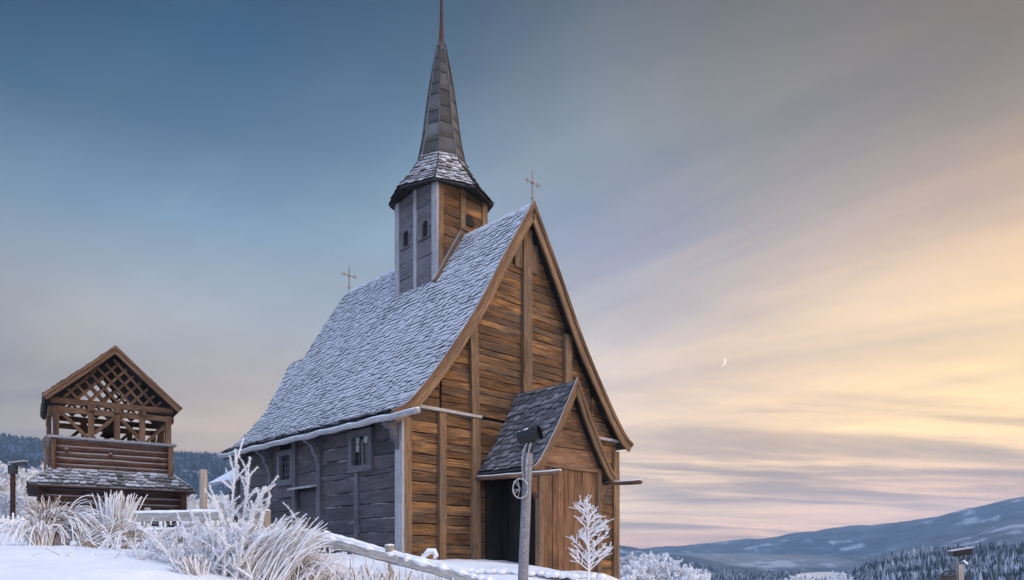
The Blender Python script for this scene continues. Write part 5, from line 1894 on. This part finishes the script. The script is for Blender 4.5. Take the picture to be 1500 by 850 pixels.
for q_, cols in SKYROWS:
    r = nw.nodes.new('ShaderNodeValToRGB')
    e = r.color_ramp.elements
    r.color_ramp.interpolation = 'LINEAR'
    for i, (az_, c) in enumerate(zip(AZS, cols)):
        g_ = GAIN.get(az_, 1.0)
        if q_ >= 1.4: g_ = max(g_, 2.6)  # overhead sky out of view, brightened for the same lighting
        if 5 <= az_ <= 40: g_ *= 1.46 if q_ < .2 else 1.28 if q_ < .4 else 1.10 if q_ < .5 else 1.0
        if -40 <= az_ <= -5 and .1 < q_ < .5: g_ *= 1.14
        if 5 <= az_ <= 40 and q_ < .5: c = (c[0], c[1] - 5, c[2] + 5)
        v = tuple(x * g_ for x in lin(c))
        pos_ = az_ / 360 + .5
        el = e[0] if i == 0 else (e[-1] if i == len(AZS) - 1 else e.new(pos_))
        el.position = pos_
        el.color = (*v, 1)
    Lw.new(u01, r.inputs[0])
    if cur is None:
        cur = r.outputs[0]
    else:
        cur = mix_n(nw, range_n(nw, tel, prev, q_, smooth=False), cur, r.outputs[0])
    prev = q_
# streaks: brighter and greyer bands of cloud, strongest low towards the sunset
lowr = math_n(nw, 'MULTIPLY', range_n(nw, tel, .27, .10), range_n(nw, azn, -.3, .3, .45, 1))
band = range_n(nw, cn.outputs[0], .38, .60)
dark = mix_n(nw, math_n(nw, 'MULTIPLY', lowr, .95), (1, 1, 1), (.52, .53, .63))
bright = mix_n(nw, lowr, (1, 1, 1), (1.34, 1.27, 1.10))
mod = mix_n(nw, band, dark, bright)
cur = mix_n(nw, 1.0, cur, mod, 'MULTIPLY')
cur = mix_n(nw, 1.0, cur, range_n(nw, cn2, .3, .7, .88, 1.13), 'MULTIPLY')
# thin high wisps fanning up from the far valley
m1 = nw.nodes.new('ShaderNodeMapping'); m1.inputs['Rotation'].default_value = (0, 0, math.radians(-48)); Lw.new(cb.outputs[0], m1.inputs[0])
m2 = nw.nodes.new('ShaderNodeMapping'); m2.inputs['Scale'].default_value = (1.5, .30, 1); Lw.new(m1.outputs[0], m2.inputs[0])
wn = nw.nodes.new('ShaderNodeTexNoise'); wn.inputs['Scale'].default_value = 1.0; wn.inputs['Detail'].default_value = 8; wn.inputs['Roughness'].default_value = .58; wn.inputs['Distortion'].default_value = .6
Lw.new(m2.outputs[0], wn.inputs['Vector'])
wz = math_n(nw, 'MULTIPLY', range_n(nw, tel, .08, .25), range_n(nw, azn, -.7, .2, .45, 1))
wcol = mix_n(nw, range_n(nw, wn.outputs[0], .34, .68), (.87, .89, .93), (1.20, 1.14, 1.03))
cur = mix_n(nw, wz, cur, mix_n(nw, 1.0, cur, wcol, 'MULTIPLY'))
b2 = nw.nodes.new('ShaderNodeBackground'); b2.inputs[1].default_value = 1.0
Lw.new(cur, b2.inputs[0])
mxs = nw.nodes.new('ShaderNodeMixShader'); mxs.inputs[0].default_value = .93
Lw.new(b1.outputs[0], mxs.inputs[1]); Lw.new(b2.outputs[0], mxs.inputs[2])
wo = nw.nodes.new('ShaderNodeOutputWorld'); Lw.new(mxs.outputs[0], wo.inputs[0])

sun = bpy.data.lights.new('sun', 'SUN'); sun.energy = 1.3; sun.angle = math.radians(14); sun.color = (1.0, .74, .46)
so = bpy.data.objects.new('sun', sun); COL.objects.link(so)
sv = Vector((math.sin(SUN_AZ) * math.cos(SUN_EL), math.cos(SUN_AZ) * math.cos(SUN_EL), math.sin(SUN_EL)))
so.rotation_euler = sv.to_track_quat('Z', 'Y').to_euler()
so.location = sv * 50

# ================================================================== CAMERA
cam = bpy.data.cameras.new('camera'); co = bpy.data.objects.new('camera', cam); COL.objects.link(co)
cam.sensor_width = 36.0; cam.lens = F / 1500 * 36
cam.shift_x = 0.0; cam.shift_y = (HY - 425) / 1500
cam.clip_start = .1; cam.clip_end = 30000
co.location = (0, 0, 0); co.rotation_euler = (math.pi / 2, 0, 0)
SC.camera = co

SC.view_settings.view_transform = 'Standard'; SC.view_settings.look = 'None'
SC.view_settings.gamma = 1.0; SC.view_settings.exposure = 0.0
SC.cycles.use_denoising = True
SC.cycles.max_bounces = 6; SC.cycles.diffuse_bounces = 3; SC.cycles.glossy_bounces = 2; SC.cycles.volume_bounces = 0
SC.cycles.transparent_max_bounces = 4
SC.cycles.sample_clamp_indirect = 4.0
